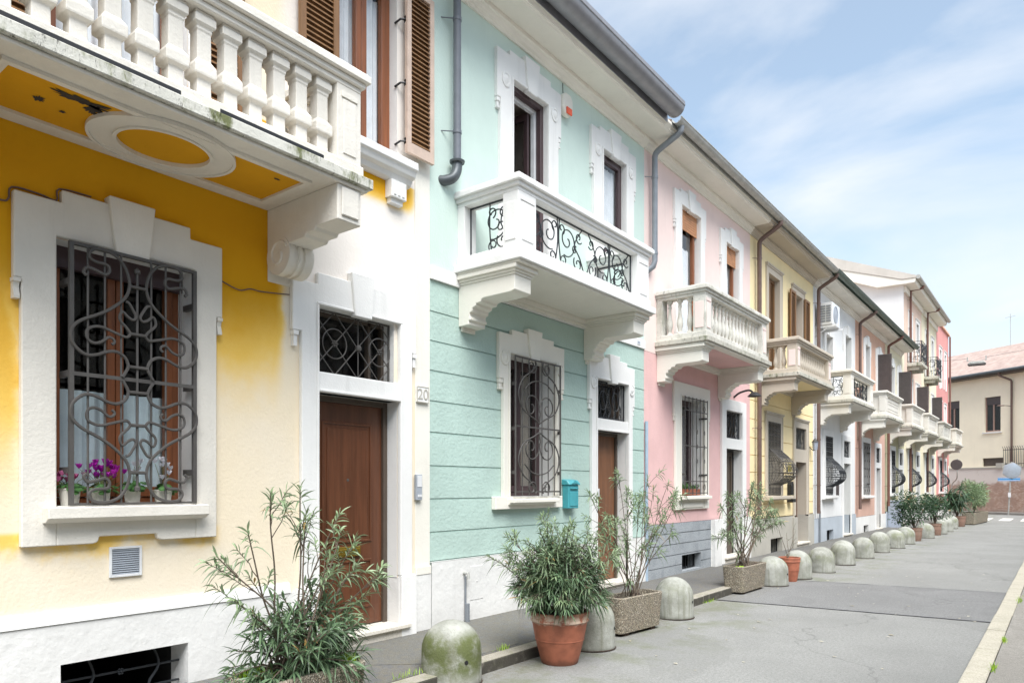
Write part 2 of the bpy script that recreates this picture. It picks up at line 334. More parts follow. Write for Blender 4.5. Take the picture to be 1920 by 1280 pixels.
MT = dict(
    trim=stucco('white_trim', 'E6E5E2', .2, 55, .06, .12),
    trim_cream=stucco('cream_trim', 'E7E3D8', .2, 55, .05, .08),
    trim_old=stucco('weathered_white_trim', 'DFDAD0', .3, 50, .10, .14),
    trim_taupe=stucco('taupe_trim', 'C0B6A7', .25, 60, .06, .06),
    plinth_white=stucco('white_plinth_plaster', 'E0DFDC', .55, 14, .08, .10, .28, .4),
    mint_up=stucco('pale_mint_stucco', 'C9DAD1', .2, 50, .05, .07),
    mint_low=stucco('mint_stucco', 'B3C9C0', .6, 26, .08, .07),
    pink_up=stucco('pale_pink_stucco', 'EAD4CD', .2, 50, .06, .09),
    pink_low=stucco('pink_stucco', 'E0B9B6', .35, 50, .09, .10),
    yellow2=stucco('warm_yellow_stucco', 'F3E0B2', .2, 50, .07, .08),
    white_w=stucco('white_stucco', 'E0E0DF', .2, 60, .05, .08),
    orange=stucco('terracotta_stucco', 'D8B19B', .25, 60, .10, .10),
    orange_low=stucco('dusty_terracotta_stucco', 'CDA999', .25, 60, .08, .08),
    greenstone=stucco('greenish_stone_render', 'B9B596', .4, 30, .10, .10),
    cream=stucco('cream_stucco', 'E3DBC0', .25, 60, .06, .06),
    beige=stucco('rosy_beige_stucco', 'DCC3B2', .25, 60, .06, .06),
    red=stucco('salmon_red_stucco', 'D0938E', .3, 60, .06, .05),
    gable=stucco('pale_grey_gable_render', 'E6E6E4', .25, 30, .05, .08),
    far_yellow=stucco('far_pale_yellow_render', 'F8EFD6', .2, 60, .04, .04),
    greyplinth=stucco('grey_plinth_cement', 'B4B0A6', .5, 30, .08, .08, .2, .5),
    bluegrey=stucco('blue_grey_plinth', 'B2BAC2', .5, 30, .08, .08, .2, .5),
    h0=shade_toned_yellow(),
    soffit_yellow=stucco('ochre_soffit_paint', 'D59A18', .2, 60, .10, 0),
    slab=grimy('lichen_stained_slab', 'D2D0C6', '6E7250', '2C2D28', 1.15),
    slab2=grimy('mossy_balcony_slab', 'C6C2B6', '58613F', '2E302A', 1.0),
    rail_old=grimy('weathered_balustrade', 'DBD8CF', '85856C', '4A4A42', .5),
    granite=m_stone('grey_granite_cladding', '888E93', 'B6BABD', 120, .3),
    marble=m_stone('pale_stone_step', 'D9D3C8', 'C9C2B5', 60, .15),
    kerb=m_stone('granite_kerb', 'A5A095', '8A857A', 90, .5, .35),
    kerb2=m_stone('pale_kerb', 'B9B3A4', 'A19B8C', 70, .4, .12),
    iron=plain('grey_painted_iron', '53504D', .55, .1, .12, .3),
    iron_dark=plain('black_wrought_iron', '33363A', .5, .2, .1, .2),
    zinc=plain('zinc_gutter', '8C8C90', .4, .3, .08),
    zinc_d=plain('dark_metal_gutter', '565B5E', .45, .3, .12),
    zinc_g=plain('greenish_metal_gutter', '59675F', .5, .2, .12),
    zinc_l=plain('light_grey_gutter', 'ABABA6', .5, .2, .10),
    pipe_g=plain('grey_downpipe', '858A90', .45, .2, .08),
    pipe_b=plain('brown_downpipe', '6F5B54', .5, .2, .08),
    pipe_c=plain('copper_downpipe', '78564C', .5, .2, .08),
    door_br=wood('brown_door_wood', '623C28', .3),
    door_lt=wood('chestnut_door_wood', '7A5238', .5),
    frame_dk=plain('taupe_door_frame', '51463C', .5),
    frame_br=wood('brown_window_wood', '8C5433', .45),
    frame_plum=plain('dark_plum_window_frame', '4A393B', .45),
    shut=wood('brown_shutter_wood', '86623F', .5),
    shut_dk=plain('dark_grey_brown_shutter', '4E4746', .6),
    shut_g=plain('grey_green_shutter', '7E817C', .6),
    blind=plain('tan_roller_blind', 'C08A63', .7),
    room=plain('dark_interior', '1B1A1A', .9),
    curtain=plain('pale_curtain', 'D6E4EA', .9, 0, .06),
    curtain_w=plain('white_curtain', 'F0F0F2', .9, 0, .05),
    brass=plain('brass', 'C9A94E', .25, .9),
    asphalt=m_asphalt('asphalt_road', '8A8A87'),
    asphalt_p=m_asphalt('asphalt_patch', '7C7C7B', False),
    walk=m_asphalt('asphalt_pavement', '6A6A6A', False),
    walk_r=m_asphalt('light_pavement', '918D86', False),
    paint=plain('worn_road_paint', 'D4D3CC', .8, 0, .15),
    pebble=m_aggregate(), moss_c=m_bollard(), moss_f=m_bollard('heavily_mossed_concrete', True),
    terra=plain('terracotta', 'A0614A', .75, 0, .22, .3, bsc=25),
    terra_w=grimy('weathered_pot_clay', '94786A', '8C8478', '5E4C42', .45),
    pot_w=plain('white_glazed_pot', 'DEDAD0', .35),
    soil=plain('potting_soil', '3C2F26', .95, 0, .3, .6),
    moss=plain('bright_moss', '7F9A2C', .9, 0, .3, .8, bsc=90),
    stem=plain('grey_brown_stem', '5C5044', .85, 0, .2, .4),
    stem_g=plain('green_stem', '6A7145', .8, 0, .2),
    teal=plain('teal_painted_metal', '4A9FA8', .4),
    white_pl=plain('white_plastic', 'D9DADB', .4),
    grey_pl=plain('grey_plastic', '9AA0A8', .5),
    orange_pl=plain('orange_lens', 'E0562A', .3),
    cabinet=plain('blue_grey_metal_cabinet', 'A3ABB9', .5),
    black=plain('black_metal', '1E1E20', .5),
    blue=plain('blue_sign_enamel', '4E94D0', .4),
    yellow_s=plain('yellow_sticker', 'EBD532', .6),
    mirror=plain('convex_mirror', 'B9C2CC', .08, .95, .02),
    glass=m_glass(), brick=m_brick(), tiles=m_tiles(),
    leaf=m_leaf('oleander_leaf', '34523E', '8FA67E', 'A5B388'),
    leaf_d=m_leaf('dark_oleander_leaf', '25402F', '5C7D5E', '86996F'),
    leaf_b=m_leaf('bushy_evergreen_leaf', '233A28', '567552'),
    leaf_c=m_leaf('cyclamen_leaf', '2C5A2C', '6E9A5A'),
    petal_m=m_leaf('magenta_petal', '9A0FA0', 'D838C8'),
    petal_p=m_leaf('pink_petal', 'A0246A', 'E488B8'),
    petal_w=m_leaf('white_petal', 'DCDCE6', 'F6F4FA'),
    grassm=m_leaf('bright_grass', '6E9A1A', 'B4D43A'),
)

# ================================================================== mesh builder
class MB:
    def __init__(s): s.v = []; s.f = []; s.mi = []; s.tint = None; s.cur = 0
    def add(s, vs, fs, mi=None):
        o = len(s.v); s.v += [tuple(v) for v in vs]; s.f += [tuple(i + o for i in f) for f in fs]
        s.mi += [s.cur if mi is None else mi] * len(fs); return s
    def box(s, x0, x1, y0, y1, z0, z1, mi=None):
        vs = [(x, y, z) for x in (x0, x1) for y in (y0, y1) for z in (z0, z1)]
        return s.add(vs, [(0, 1, 3, 2), (4, 6, 7, 5), (0, 4, 5, 1), (2, 3, 7, 6), (0, 2, 6, 4), (1, 5, 7, 3)], mi)
    def prism(s, poly, a, b, axis='x', mi=None):
        """poly: (y,z) for axis x, (x,z) for axis y, (x,y) for axis z"""
        n = len(poly)
        def P(p, t): return {'x': (t, p[0], p[1]), 'y': (p[0], t, p[1]), 'z': (p[0], p[1], t)}[axis]
        vs = [P(p, a) for p in poly] + [P(p, b) for p in poly]
        fs = [tuple(range(n)), tuple(range(2 * n - 1, n - 1, -1))] + [(i, (i + 1) % n, (i + 1) % n + n, i + n) for i in range(n)]
        return s.add(vs, fs, mi)
    def tube(s, pts, r, n=6, mi=None, r1=None, cap=True):
        pts = [Vector(p) for p in pts]; m = len(pts)
        if m < 2: return s
        up = Vector((0, 0, 1)); prev = None; vs = []
        for i, p in enumerate(pts):
            d = (pts[min(i + 1, m - 1)] - pts[max(i - 1, 0)])
            if d.length < 1e-7: d = Vector((0, 0, 1))
            d.normalize()
            if prev is None:
                a = d.cross(up if abs(d.z) < .9 else Vector((1, 0, 0))).normalized()
            else:
                a = prev - d * prev.dot(d)
                a = a.normalized() if a.length > 1e-6 else d.cross(Vector((1, 0, 0))).normalized()
            prev = a; b = d.cross(a)
            rr = r if r1 is None else r + (r1 - r) * i / (m - 1)
            for k in range(n):
                t = 2 * math.pi * (k + .5) / n
                vs.append(p + a * math.cos(t) * rr + b * math.sin(t) * rr)
        fs = [(i * n + k, i * n + (k + 1) % n, (i + 1) * n + (k + 1) % n, (i + 1) * n + k) for i in range(m - 1) for k in range(n)]
        if cap: fs += [tuple(range(n - 1, -1, -1)), tuple(range((m - 1) * n, m * n))]
        return s.add(vs, fs, mi)
    def lathe(s, prof, cx=0, cy=0, cz=0, n=16, mi=None, sq=False, rot=0):
        vs = []; m = len(prof)
        for r, z in prof:
            for k in range(n):
                t = 2 * math.pi * (k + .5) / n + rot
                q = r / math.cos(math.pi / n) if sq else r
                vs.append((cx + q * math.cos(t), cy + q * math.sin(t), cz + z))
        fs = [(i * n + k, i * n + (k + 1) % n, (i + 1) * n + (k + 1) % n, (i + 1) * n + k) for i in range(m - 1) for k in range(n)]
        fs += [tuple(range(n - 1, -1, -1)), tuple(range((m - 1) * n, m * n))]
        return s.add(vs, fs, mi)
    def build(s, name, mats, parent=None, bevel=0, smooth=False, local=False, tint=None, seg=1):
        if not isinstance(mats, (list, tuple)): mats = [mats]
        off = Vector((0, 0, 0))
        if parent is not None and not local:
            p = parent
            while p is not None: off += Vector(p.location); p = p.parent
        me = bpy.data.meshes.new(name)
        me.from_pydata([tuple(Vector(v) - off) for v in s.v], [], s.f)
        for m in mats: me.materials.append(MT[m] if isinstance(m, str) else m)
        me.polygons.foreach_set('material_index', s.mi)
        if tint is not None:
            ca = me.color_attributes.new('tint', 'FLOAT_COLOR', 'POINT')
            flat = [c for t_ in tint for c in (t_ + (1,))]
            ca.data.foreach_set('color', flat)
        else:
            bm = bmesh.new(); bm.from_mesh(me); bmesh.ops.recalc_face_normals(bm, faces=bm.faces); bm.to_mesh(me); bm.free()
        if smooth:
            me.polygons.foreach_set('use_smooth', [True] * len(me.polygons))
            me.set_sharp_from_angle(angle=R(38))
        me.update()
        o = bpy.data.objects.new(name, me); COL.objects.link(o)
        if parent is not None: o.parent = parent
        if bevel:
            b = o.modifiers.new('bevel', 'BEVEL'); b.width = bevel; b.segments = seg; b.limit_method = 'ANGLE'; b.angle_limit = R(40)
            b.harden_normals = False
        return o

def tag(o, label=None, cat=None, group=None, kind=None):
    for k, v in (('label', label), ('category', cat), ('group', group), ('kind', kind)):
        if v: o[k] = v
    return o
def thing(name, loc, label, cat, group=None, rz=0):
    o = bpy.data.objects.new(name, None); o.empty_display_size = .1; COL.objects.link(o)
    o.location = loc; o.rotation_euler = (0, 0, rz); return tag(o, label, cat, group)
def struct(name, mb, m, **kw):
    return tag(mb.build(name, m, **kw), kind='structure')
def copy_tree(o, parent=None):
    c = o.copy(); COL.objects.link(c)
    if parent is not None: c.parent = parent
    for ch in list(o.children): copy_tree(ch, c)
    return c
def cr_spline(pts, k=5):
    """Catmull-Rom through points"""
    P = [Vector(p) for p in pts]; out = []
    for i in range(len(P) - 1):
        a, b, c, d = P[max(i - 1, 0)], P[i], P[i + 1], P[min(i + 2, len(P) - 1)]
        for j in range(k):
            t = j / k
            out.append(.5 * ((2 * b) + (c - a) * t + (2 * a - 5 * b + 4 * c - d) * t * t + (3 * b - 3 * c + d - a) * t ** 3))
    out.append(P[-1]); return out

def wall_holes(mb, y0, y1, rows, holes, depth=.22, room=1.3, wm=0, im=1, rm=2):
    """front sheet made of horizontal courses rows=[(z0,z1,x)], real openings with reveals and a dark room behind each"""
    ys = sorted({y0, y1} | {v for h in holes for v in h[:2]})
    zs = sorted({v for r in rows for v in r[:2]} | {v for h in holes for v in h[2:4] if rows[0][0] < v < rows[-1][1]})
    def xat(z):
        for a, b, x in rows:
            if a <= z <= b: return x
        return rows[0][2]
    for j in range(len(zs) - 1):
        za, zb = zs[j], zs[j + 1]; zm = (za + zb) / 2; x = xat(zm)
        for i in range(len(ys) - 1):
            ya, yb = ys[i], ys[i + 1]; ym = (ya + yb) / 2
            if any(h[0] < ym < h[1] and h[2] < zm < h[3] for h in holes): continue
            mb.add([(x, ya, za), (x, yb, za), (x, yb, zb), (x, ya, zb)], [(0, 1, 2, 3)], wm)
            if j:
                xp = xat((zs[j - 1] + za) / 2)
                if abs(xp - x) > 1e-5:
                    mb.add([(x, ya, za), (x, yb, za), (xp, yb, za), (xp, ya, za)], [(0, 1, 2, 3)], wm)
    for h in holes:
        a, b, c, d = h[:4]; x = max(r[2] for r in rows); fl = h[4] if len(h) > 4 else ''   # 'b'/'t': open below/above, the hole goes on there
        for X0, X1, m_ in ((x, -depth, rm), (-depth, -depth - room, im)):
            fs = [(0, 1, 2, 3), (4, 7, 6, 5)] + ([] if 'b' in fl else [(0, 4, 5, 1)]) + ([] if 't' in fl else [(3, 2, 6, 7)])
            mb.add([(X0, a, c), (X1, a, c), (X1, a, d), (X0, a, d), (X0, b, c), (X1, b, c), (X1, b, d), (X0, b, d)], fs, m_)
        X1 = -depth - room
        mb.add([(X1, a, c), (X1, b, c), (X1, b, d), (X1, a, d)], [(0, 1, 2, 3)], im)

def quads_no_bm(): pass

# ------------------------------------------------------------------ joinery
def frame_box(mb, x0, x1, y0, y1, z0, z1, w, wb=None):
    wb = wb or w
    mb.box(x0, x1, y0, y0 + w, z0, z1); mb.box(x0, x1, y1 - w, y1, z0, z1)
    mb.box(x0, x1, y0 + w, y1 - w, z1 - w, z1); mb.box(x0, x1, y0 + w, y1 - w, z0, z0 + wb)

def window(par, y0, y1, z0, z1, x=-.17, fm='frame_br', leaves=2, curtain=None, cz=1., lead=.05):
    mb = MB(); frame_box(mb, x - .06, x, y0, y1, z0, z1, .05)
    n = leaves; wy = (y1 - y0 - .1) / n
    panes = MB()
    for i in range(n):
        a = y0 + .05 + i * wy; b = a + wy
        frame_box(mb, x - .045, x + .015, a + .003, b - .003, z0 + .053, z1 - .053, lead, .07)
        panes.box(x - .02, x - .014, a + lead, b - lead, z0 + .12, z1 - .1)
    w = mb.build('window', fm, par, bevel=.004)
    panes.build('pane', 'glass', w)
    if curtain:
        c = MB(); vs = []; N = 60; zt = z0 + (z1 - z0) * cz - .1
        for i in range(N + 1):
            t = i / N; yy = y0 + .06 + (y1 - y0 - .12) * t
            xx = x - .085 + .014 * math.sin(t * 55) + .006 * math.sin(t * 23 + 1)
            vs += [(xx, yy, z0 + .02), (xx * 1.0, yy, zt)]
        c.add(vs, [(2 * i, 2 * i + 2, 2 * i + 3, 2 * i + 1) for i in range(N)])
        c.build('curtain', curtain, w, smooth=True)
    return w

def surround(par, y0, y1, z0, z1, ow=.2, top=.2, m='trim', key=True, ears=True, X=.05, foot=None, sw=.07, roundel=False):
    """moulded plaster surround: one stepped arch-shaped slab, a keystone, ear drops"""
    e = sw if ears else 0; zt = z1 + top; c = (y0 + y1) / 2; st = (y1 - y0 + 2 * ow)
    a0, a1 = y0 - ow, y1 + ow; zb = foot if foot is not None else z0; ez = z1 - .30
    out = [(a0 + e, zb), (a0 + e, ez), (a0, ez), (a0, zt)]
    if key: out += [(a0 + st * .18, zt), (a0 + st * .18, zt + .06), (a0 + st * .38, zt + .06), (a1 - st * .38, zt + .06), (a1 - st * .18, zt + .06), (a1 - st * .18, zt)]
    out += [(a1, zt), (a1, ez), (a1 - e, ez), (a1 - e, zb), (y1, zb), (y1, z1), (y0, z1), (y0, zb)]
    if not ears: out = [p for i, p in enumerate(out)]
    mb = MB(); mb.prism(out, .0, X)
    # inner raised fillet
    f = .028
    mb.box(X, X + .012, y0 - f, y0, zb, z1 + f); mb.box(X, X + .012, y1, y1 + f, zb, z1 + f); mb.box(X, X + .012, y0, y1, z1, z1 + f)
    if ears:
        for ya in (a0 + .004, a1 - e + .006):
            mb.box(0, X - .006, ya, ya + e - .01, ez - .05, ez - .002); mb.box(0, X - .016, ya + .008, ya + e - .018, ez - .10, ez - .05)
            mb.box(0, X - .008, ya + .002, ya + e - .012, ez - .125, ez - .10)
    s = mb.build('surround', m, par, bevel=.005)
    if key:
        kb = MB(); kt = zt + .115
        kb.prism([(c - .085, z1 - .03), (c + .085, z1 - .03), (c + .145, kt), (c - .145, kt)], 0, X + .028)
        kb.build('keystone', m, s, bevel=.006)
    if roundel:
        for yy in (a0 + ow * .52, a1 - ow * .52):
            rb = MB()
            n = 20; prof = [(.075, 0), (.075, .012), (.055, .016), (.048, .008), (.03, .02), (.0, .026)]
            vs = [(X + h, yy + r_ * math.cos(2 * math.pi * k / n), z1 - .06 + 1.15 * r_ * math.sin(2 * math.pi * k / n)) for r_, h in prof for k in range(n)]
            rb.add(vs, [(i * n + k, i * n + (k + 1) % n, (i + 1) * n + (k + 1) % n, (i + 1) * n + k) for i in range(len(prof) - 1) for k in range(n)])
            rb.build('roundel', m, s, smooth=True)
    return s

def plain_surround(par, y0, y1, z0, z1, ow=.15, m='trim_taupe', X=.03, foot=None, cap=True):
    zb = foot if foot is not None else z0
    mb = MB(); mb.prism([(y0 - ow, zb), (y0 - ow, z1 + ow), (y1 + ow, z1 + ow), (y1 + ow, zb), (y1, zb), (y1, z1), (y0, z1), (y0, zb)], 0, X)
    if cap:
        mb.box(0, X + .035, y0 - ow - .02, y1 + ow + .02, z1 + ow, z1 + ow + .035); mb.box(0, X + .02, y0 - ow + .01, y1 + ow - .01, z1 + ow - .03, z1 + ow)
        mb.box(X, X + .012, y0 - ow, y0 - ow + .04, zb, z1 + ow - .035); mb.box(X, X + .012, y1 + ow - .04, y1 + ow, zb, z1 + ow - .035)
    return mb.build('surround', m, par, bevel=.004)

def sill(par, y0, y1, z, m='trim', X=.15, h=.07):
    mb = MB(); mb.prism([(-.16, z), (X, z - .008), (X, z - h), (X - .05, z - h), (X - .07, z - h - .025), (0, z - h - .025), (-.16, z - h)], y0, y1, 'y')
    return mb.build('sill', m, par, bevel=.005)

def shutter(par, y0, y1, z0, z1, x=.03, m='shut', flat=True, swing=None, fm=None):
    """louvred leaf lying flat against the wall, or swung out from it"""
    mb = MB(); t = .035; fw = .055
    if swing is None:
        mb.cur = 1; frame_box(mb, x, x + t, y0, y1, z0, z1, fw, .10); mb.cur = 0
        n = int((z1 - z0 - .16) / .045); zz = z0 + .11
        for i in range(n):
            z = zz + i * .045
            mb.add([(x + .004, y0 + fw, z + .03), (x + .03, y0 + fw, z), (x + .03, y0 + fw, z + .008), (x + .004, y0 + fw, z + .038),
                    (x + .004, y1 - fw, z + .03), (x + .03, y1 - fw, z), (x + .03, y1 - fw, z + .008), (x + .004, y1 - fw, z + .038)],
                   [(0, 1, 2, 3), (4, 7, 6, 5), (0, 4, 5, 1), (1, 5, 6, 2), (2, 6, 7, 3), (3, 7, 4, 0)])
        mb.box(x + .001, x + .003, y0 + fw, y1 - fw, z0 + .1, z1 - fw)
    else:
        yh, w = swing   # hinge y, width; leaf sticks out of the wall
        mb.box(x, x + fw, yh, yh + t, z0, z1); mb.box(x + w - fw, x + w, yh, yh + t, z0, z1)
        mb.box(x + fw, x + w - fw, yh, yh + t, z0, z0 + .1); mb.box(x + fw, x + w - fw, yh, yh + t, z1 - fw, z1)
        n = int((z1 - z0 - .16) / .045)
        mb.box(x + fw, x + w - fw, yh + .012, yh + t - .012, z0 + .1, z1 - fw)
        for i in range(n):
            z = z0 + .11 + i * .045; mb.box(x + fw, x + w - fw, yh + .006, yh + t - .006, z, z + .036)
    o = mb.build('shutter', [m, fm or m], par)
    return o

def door(par, y0, y1, z0, z1, m='door_br', x=-.16, panels=True, slot=True, fm='frame_dk', knob=False, glazed=False):
    mb = MB(); f = .05
    a, b, c, d = y0 + f, y1 - f, z0 + .01, z1 - f
    mb.box(x - .05, x, a, b, c, d)
    if panels:
        zm = c + (d - c) * .34; q = .13
        for (za, zb_) in ((c + .16, zm - .08), (zm + .08, d - .17)):
            ya, yb = a + q, b - q
            frame_box(mb, x, x + .012, ya, yb, za, zb_, .022)
            mb.prism([(ya + .055, za + .055), (yb - .055, za + .055), (yb - .055, zb_ - .055), (ya + .055, zb_ - .055)], x, x + .010)
    if glazed:
        frame_box(mb, x, x + .02, a, b, c, d, .07, .25); 
    o = mb.build('door', m, par, bevel=.004)
    fb = MB(); fb.box(x - .06, x + .03, y0, y0 + f, z0, z1); fb.box(x - .06, x + .03, y1 - f, y1, z0, z1); fb.box(x - .06, x + .03, a, b, d, z1)
    fb.build('door_frame', fm, o, bevel=.004)
    if slot:
        sb = MB(); yc = (a + b) / 2
        sb.box(x + .0125, x + .024, yc - .14, yc + .14, zm - .045, zm + .045); sb.box(x + .024, x + .032, yc - .125, yc + .125, zm - .022, zm + .026)
        sb.build('letter_slot', 'brass', o, bevel=.006)
        pb = MB(); pb.lathe([(.0, 0), (.013, 0), (.013, .012), (0, .014)], 0, 0, 0, 12)
        vs = [(x + .0 + v[2], yc + v[0], 1.62 + v[1]) for v in pb.v]; pb.v = vs; pb.build('peephole', 'iron', o, smooth=True)
    if knob:
        kb = MB(); yk = a + .07
        kb.tube([(x, yk, 1.18), (x + .05, yk, 1.18)], .012, 8); kb.tube([(x + .05, yk, 1.18), (x + .055, yk + .11, 1.18)], .011, 8)
        kb.build('handle', 'brass', o, smooth=True)
    return o

def rosette(mb, x, y, z, r):
    for k in range(6):
        t = k * math.pi / 3
        mb.lathe([(0, -r * .35), (r * .4, 0), (0, r * .35)], x, y + math.cos(t) * r * .55, z + math.sin(t) * r * .55, 6)
    mb.lathe([(0, -r * .4), (r * .35, 0), (0, r * .4)], x + .006, y, z, 6)

def transom_grille(par, y0, y1, z0, z1, x=-.02, style=0, m='iron'):
    mb = MB(); r = .006; w = y1 - y0; h = z1 - z0; zc = (z0 + z1) / 2
    P = lambda u, v: (x, y0 + u * w, z0 + v * h)
    if style == 0:       # lozenges, two rings and flowers
        for k in range(-1, 4):
            u = k * .29 - .02
            for (p, q) in (((u, 1), (u + .58, 0)), ((u, 0), (u + .58, 1))):
                pa, pb = [p[0], p[1]], [q[0], q[1]]
                dx = pb[0] - pa[0]
                if pa[0] < 0: t = -pa[0] / dx; pa = [0, pa[1] + (pb[1] - pa[1]) * t]
                if pb[0] > 1: t = (1 - pa[0]) / (pb[0] - pa[0]); pb = [1, pa[1] + (pb[1] - pa[1]) * t]
                if pb[0] > pa[0] + .02: mb.tube([P(*pa), P(*pb)], r, 5)
        mb.tube([P(.57, 0), P(.57, 1)], r, 5)
        for u in (.27, .86):
            cy = y0 + u * w; rr = .13
            mb.tube([(x + .004, cy + rr * math.cos(t * math.pi / 12), zc + rr * math.sin(t * math.pi / 12)) for t in range(25)], r, 5)
            rosette(mb, x + .008, cy, zc, .04)
        mb.lathe([(0, -.03), (.026, -.02), (.03, 0), (.026, .02), (0, .03)], x + .004, y0 + .57 * w, zc, 10)
    else:
        for u in (.1, .9): mb.tube([P(u, 0), P(u, 1)], r, 5)
        for k in range(5):
            u = .18 + k * .16
            mb.tube(cr_spline([P(u - .06, .02), P(u + .06, .3), P(u - .05, .6), P(u + .07, .98)], 4), r, 5)
            mb.tube([P(u + .07, .02), P(u - .07, .98)], r * .8, 4)
        for v in (.05, .95): mb.tube([P(0, v), P(1, v)], r, 5)
        for u in (.3, .7):
            cy = y0 + u * w; rr = .1
            mb.tube([(x + .004, cy + rr * math.cos(t * math.pi / 8), zc + rr * 1.3 * math.sin(t * math.pi / 8)) for t in range(17)], r, 5)
    frame_box(mb, x - .008, x + .006, y0, y1, z0, z1, .014)
    return mb.build('grille', m, par, smooth=True)

def transom(par, y0, y1, z0, z1, style=0, m='iron', x=-.02, fm='frame_dk'):
    mb = MB(); frame_box(mb, x - .13, x - .08, y0, y1, z0, z1, .035); mb.box(x - .13, x - .08, y0 + (y1 - y0) * .78, y0 + (y1 - y0) * .78 + .03, z0, z1)
    w = mb.build('transom_window', fm, par)
    p = MB(); p.box(x - .11, x - .104, y0 + .035, y1 - .035, z0 + .035, z1 - .035); p.build('pane', 'glass', w)
    transom_grille(w, y0 + .005, y1 - .005, z0 + .005, z1 - .005, x, style, m)
    return w

# scroll traced quarter of the big window grille: offsets from its centre
Q1 = [(-.319, .628), (-.335, .644), (-.325, .669), (-.304, .681), (-.252, .67), (-.208, .657), (-.182, .68), (-.185, .713), (-.208, .725), (-.264, .727), (-.298, .746), (-.301, .775), (-.276, .804), (-.226, .814), (-.169, .805), (-.117, .778), (-.079, .726), (-.058, .661), (-.055, .614), (-.071, .555), (-.111, .499), (-.188, .432), (-.258, .388), (-.307, .363), (-.362, .329), (-.4, .283), (-.408, .23), (-.392, .18), (-.344, .135), (-.301, .125), (-.252, .136), (-.201, .16), (-.15, .171), (-.111, .16), (-.079, .134), (-.063, .084), (-.085, .035), (-.1, .01)]
Q2 = [(-.166, .213), (-.15, .229), (-.159, .251), (-.188, .256), (-.226, .223), (-.27, .206), (-.307, .22), (-.319, .258), (-.307, .293), (-.264, .314), (-.22, .315), (-.169, .3), (-.111, .283), (-.071, .276), (-.051, .303), (-.071, .334), (-.111, .375), (-.117, .408), (-.099, .44), (-.065, .411), (-.031, .397), (-.014, .421), (-.031, .459), (-.058, .502), (-.079, .509)]
def grille_big(par, y0, y1, z0, z1, x=.09):
    mb = MB(); cy, cz = (y0 + y1) / 2, (z0 + z1) / 2; ky = (y1 - y0) / .826; kz = (z1 - z0) / 1.656
    for sy in (1, -1):
        for szn in (1, -1):
            for Q, rr in ((Q1, .0106), (Q2, .0096)):
                mb.tube(cr_spline([(x + .012, cy + sy * p[0] * ky, cz + szn * p[1] * kz) for p in Q], 3), rr, 6)
    for szn in (1, -1):
        for (u, v) in ((.055, .617), (.05, .303), (.063, .084)):
            mb.tube([(x + .012, cy - u, cz + szn * v * kz), (x + .012, cy + u, cz + szn * v * kz)], .011, 6)
        mb.lathe([(0, -.02), (.02, -.01), (.02, .01), (0, .03)], x, cy, cz + szn * .725 * kz, 8)
        mb.tube([(x, cy, cz + szn * .72 * kz), (x, cy, cz + szn * .0)], .0085, 6)
    for u in (-.306, -.204, -.103, .092, .191, .295): mb.tube([(x, cy + u * ky, z0 + .01), (x, cy + u * ky, z1 - .01)], .0072, 6)
    mb.box(x - .02, x + .006, y0, y0 + .026, z0, z1); mb.box(x - .02, x + .006, y1 - .026, y1, z0, z1)
    mb.box(x - .02, x + .006, y0 + .026, y1 - .026, z1 - .02, z1); mb.box(x - .012, x + .004, y0 + .026, y1 - .026, z0, z0 + .014)
    mb.box(x - .006, x + .006, y0 + .026, y1 - .026, cz - .012, cz + .012)
    for z in (z0 + .22, cz, z1 - .25):
        mb.box(-.06, x - .02, y0 - .002, y0 + .022, z - .02, z + .02); mb.box(-.06, x - .02, y1 - .022, y1 + .002, z - .02, z + .02)
    return mb.build('grille', 'iron', par, smooth=True)

def spiral(cy, cz, r0, r1, a0, a1, n=22):
    out = []
    for i in range(n + 1):
        t = i / n; r = r0 + (r1 - r0) * t; a = a0 + (a1 - a0) * t
        out.append((cy + r * math.cos(a), cz + r * math.sin(a)))
    return out

def grille_hearts(par, y0, y1, z0, z1, x=.07, m='iron', nb=8):
    """bars with two pairs of heart scrolls"""
    mb = MB(); w = y1 - y0; cy = (y0 + y1) / 2; h = z1 - z0; cz = z0 + h * .5; pi = math.pi
    for k in range(nb): mb.tube([(x, y0 + w * k / (nb - 1), z0), (x, y0 + w * k / (nb - 1), z1)], .007 if 0 < k < nb - 1 else .012, 5)
    for z in (z0 + .05, cz, z1 - .01): mb.box(x - .006, x + .006, y0, y1, z - .009, z + .009)
    for sz in (1, -1):
        for sy in (1, -1):
            T = lambda p: (x + .01, cy + sy * p[0] * w / .93, cz + sz * p[1] * h / 1.62)
            pts = [(.0, .05), (.10, .10), (.33, .20), (.42, .38), (.34, .55), (.16, .66), (.07, .74), (.08, .78)]
            mb.tube([T(p) for p in cr_spline([(p[0], p[1], 0) for p in pts], 5)], .009, 5)
            mb.tube([T(p) for p in [(.0, .05)] + spiral(.17, .24, .17, .03, pi * 1.15, pi * 1.15 - 2.6 * pi)], .008, 5)
            mb.tube([T(p) for p in spiral(.15, .72, .09, .02, pi * 1.0, pi * 3.4)], .008, 5)
            mb.tube([T(p) for p in cr_spline([(.0, .56, 0), (.16, .53, 0), (.3, .44, 0)], 4)], .008, 5)
    for z in (z0 + h * .17, cz - .03, z1 - h * .2):
        mb.box(-.05, x, y1 - .012, y1 + .012, z - .02, z + .02); mb.box(-.05, x, y0 - .012, y0 + .012, z - .02, z + .02)
    return mb.build('grille', m, par, smooth=True)

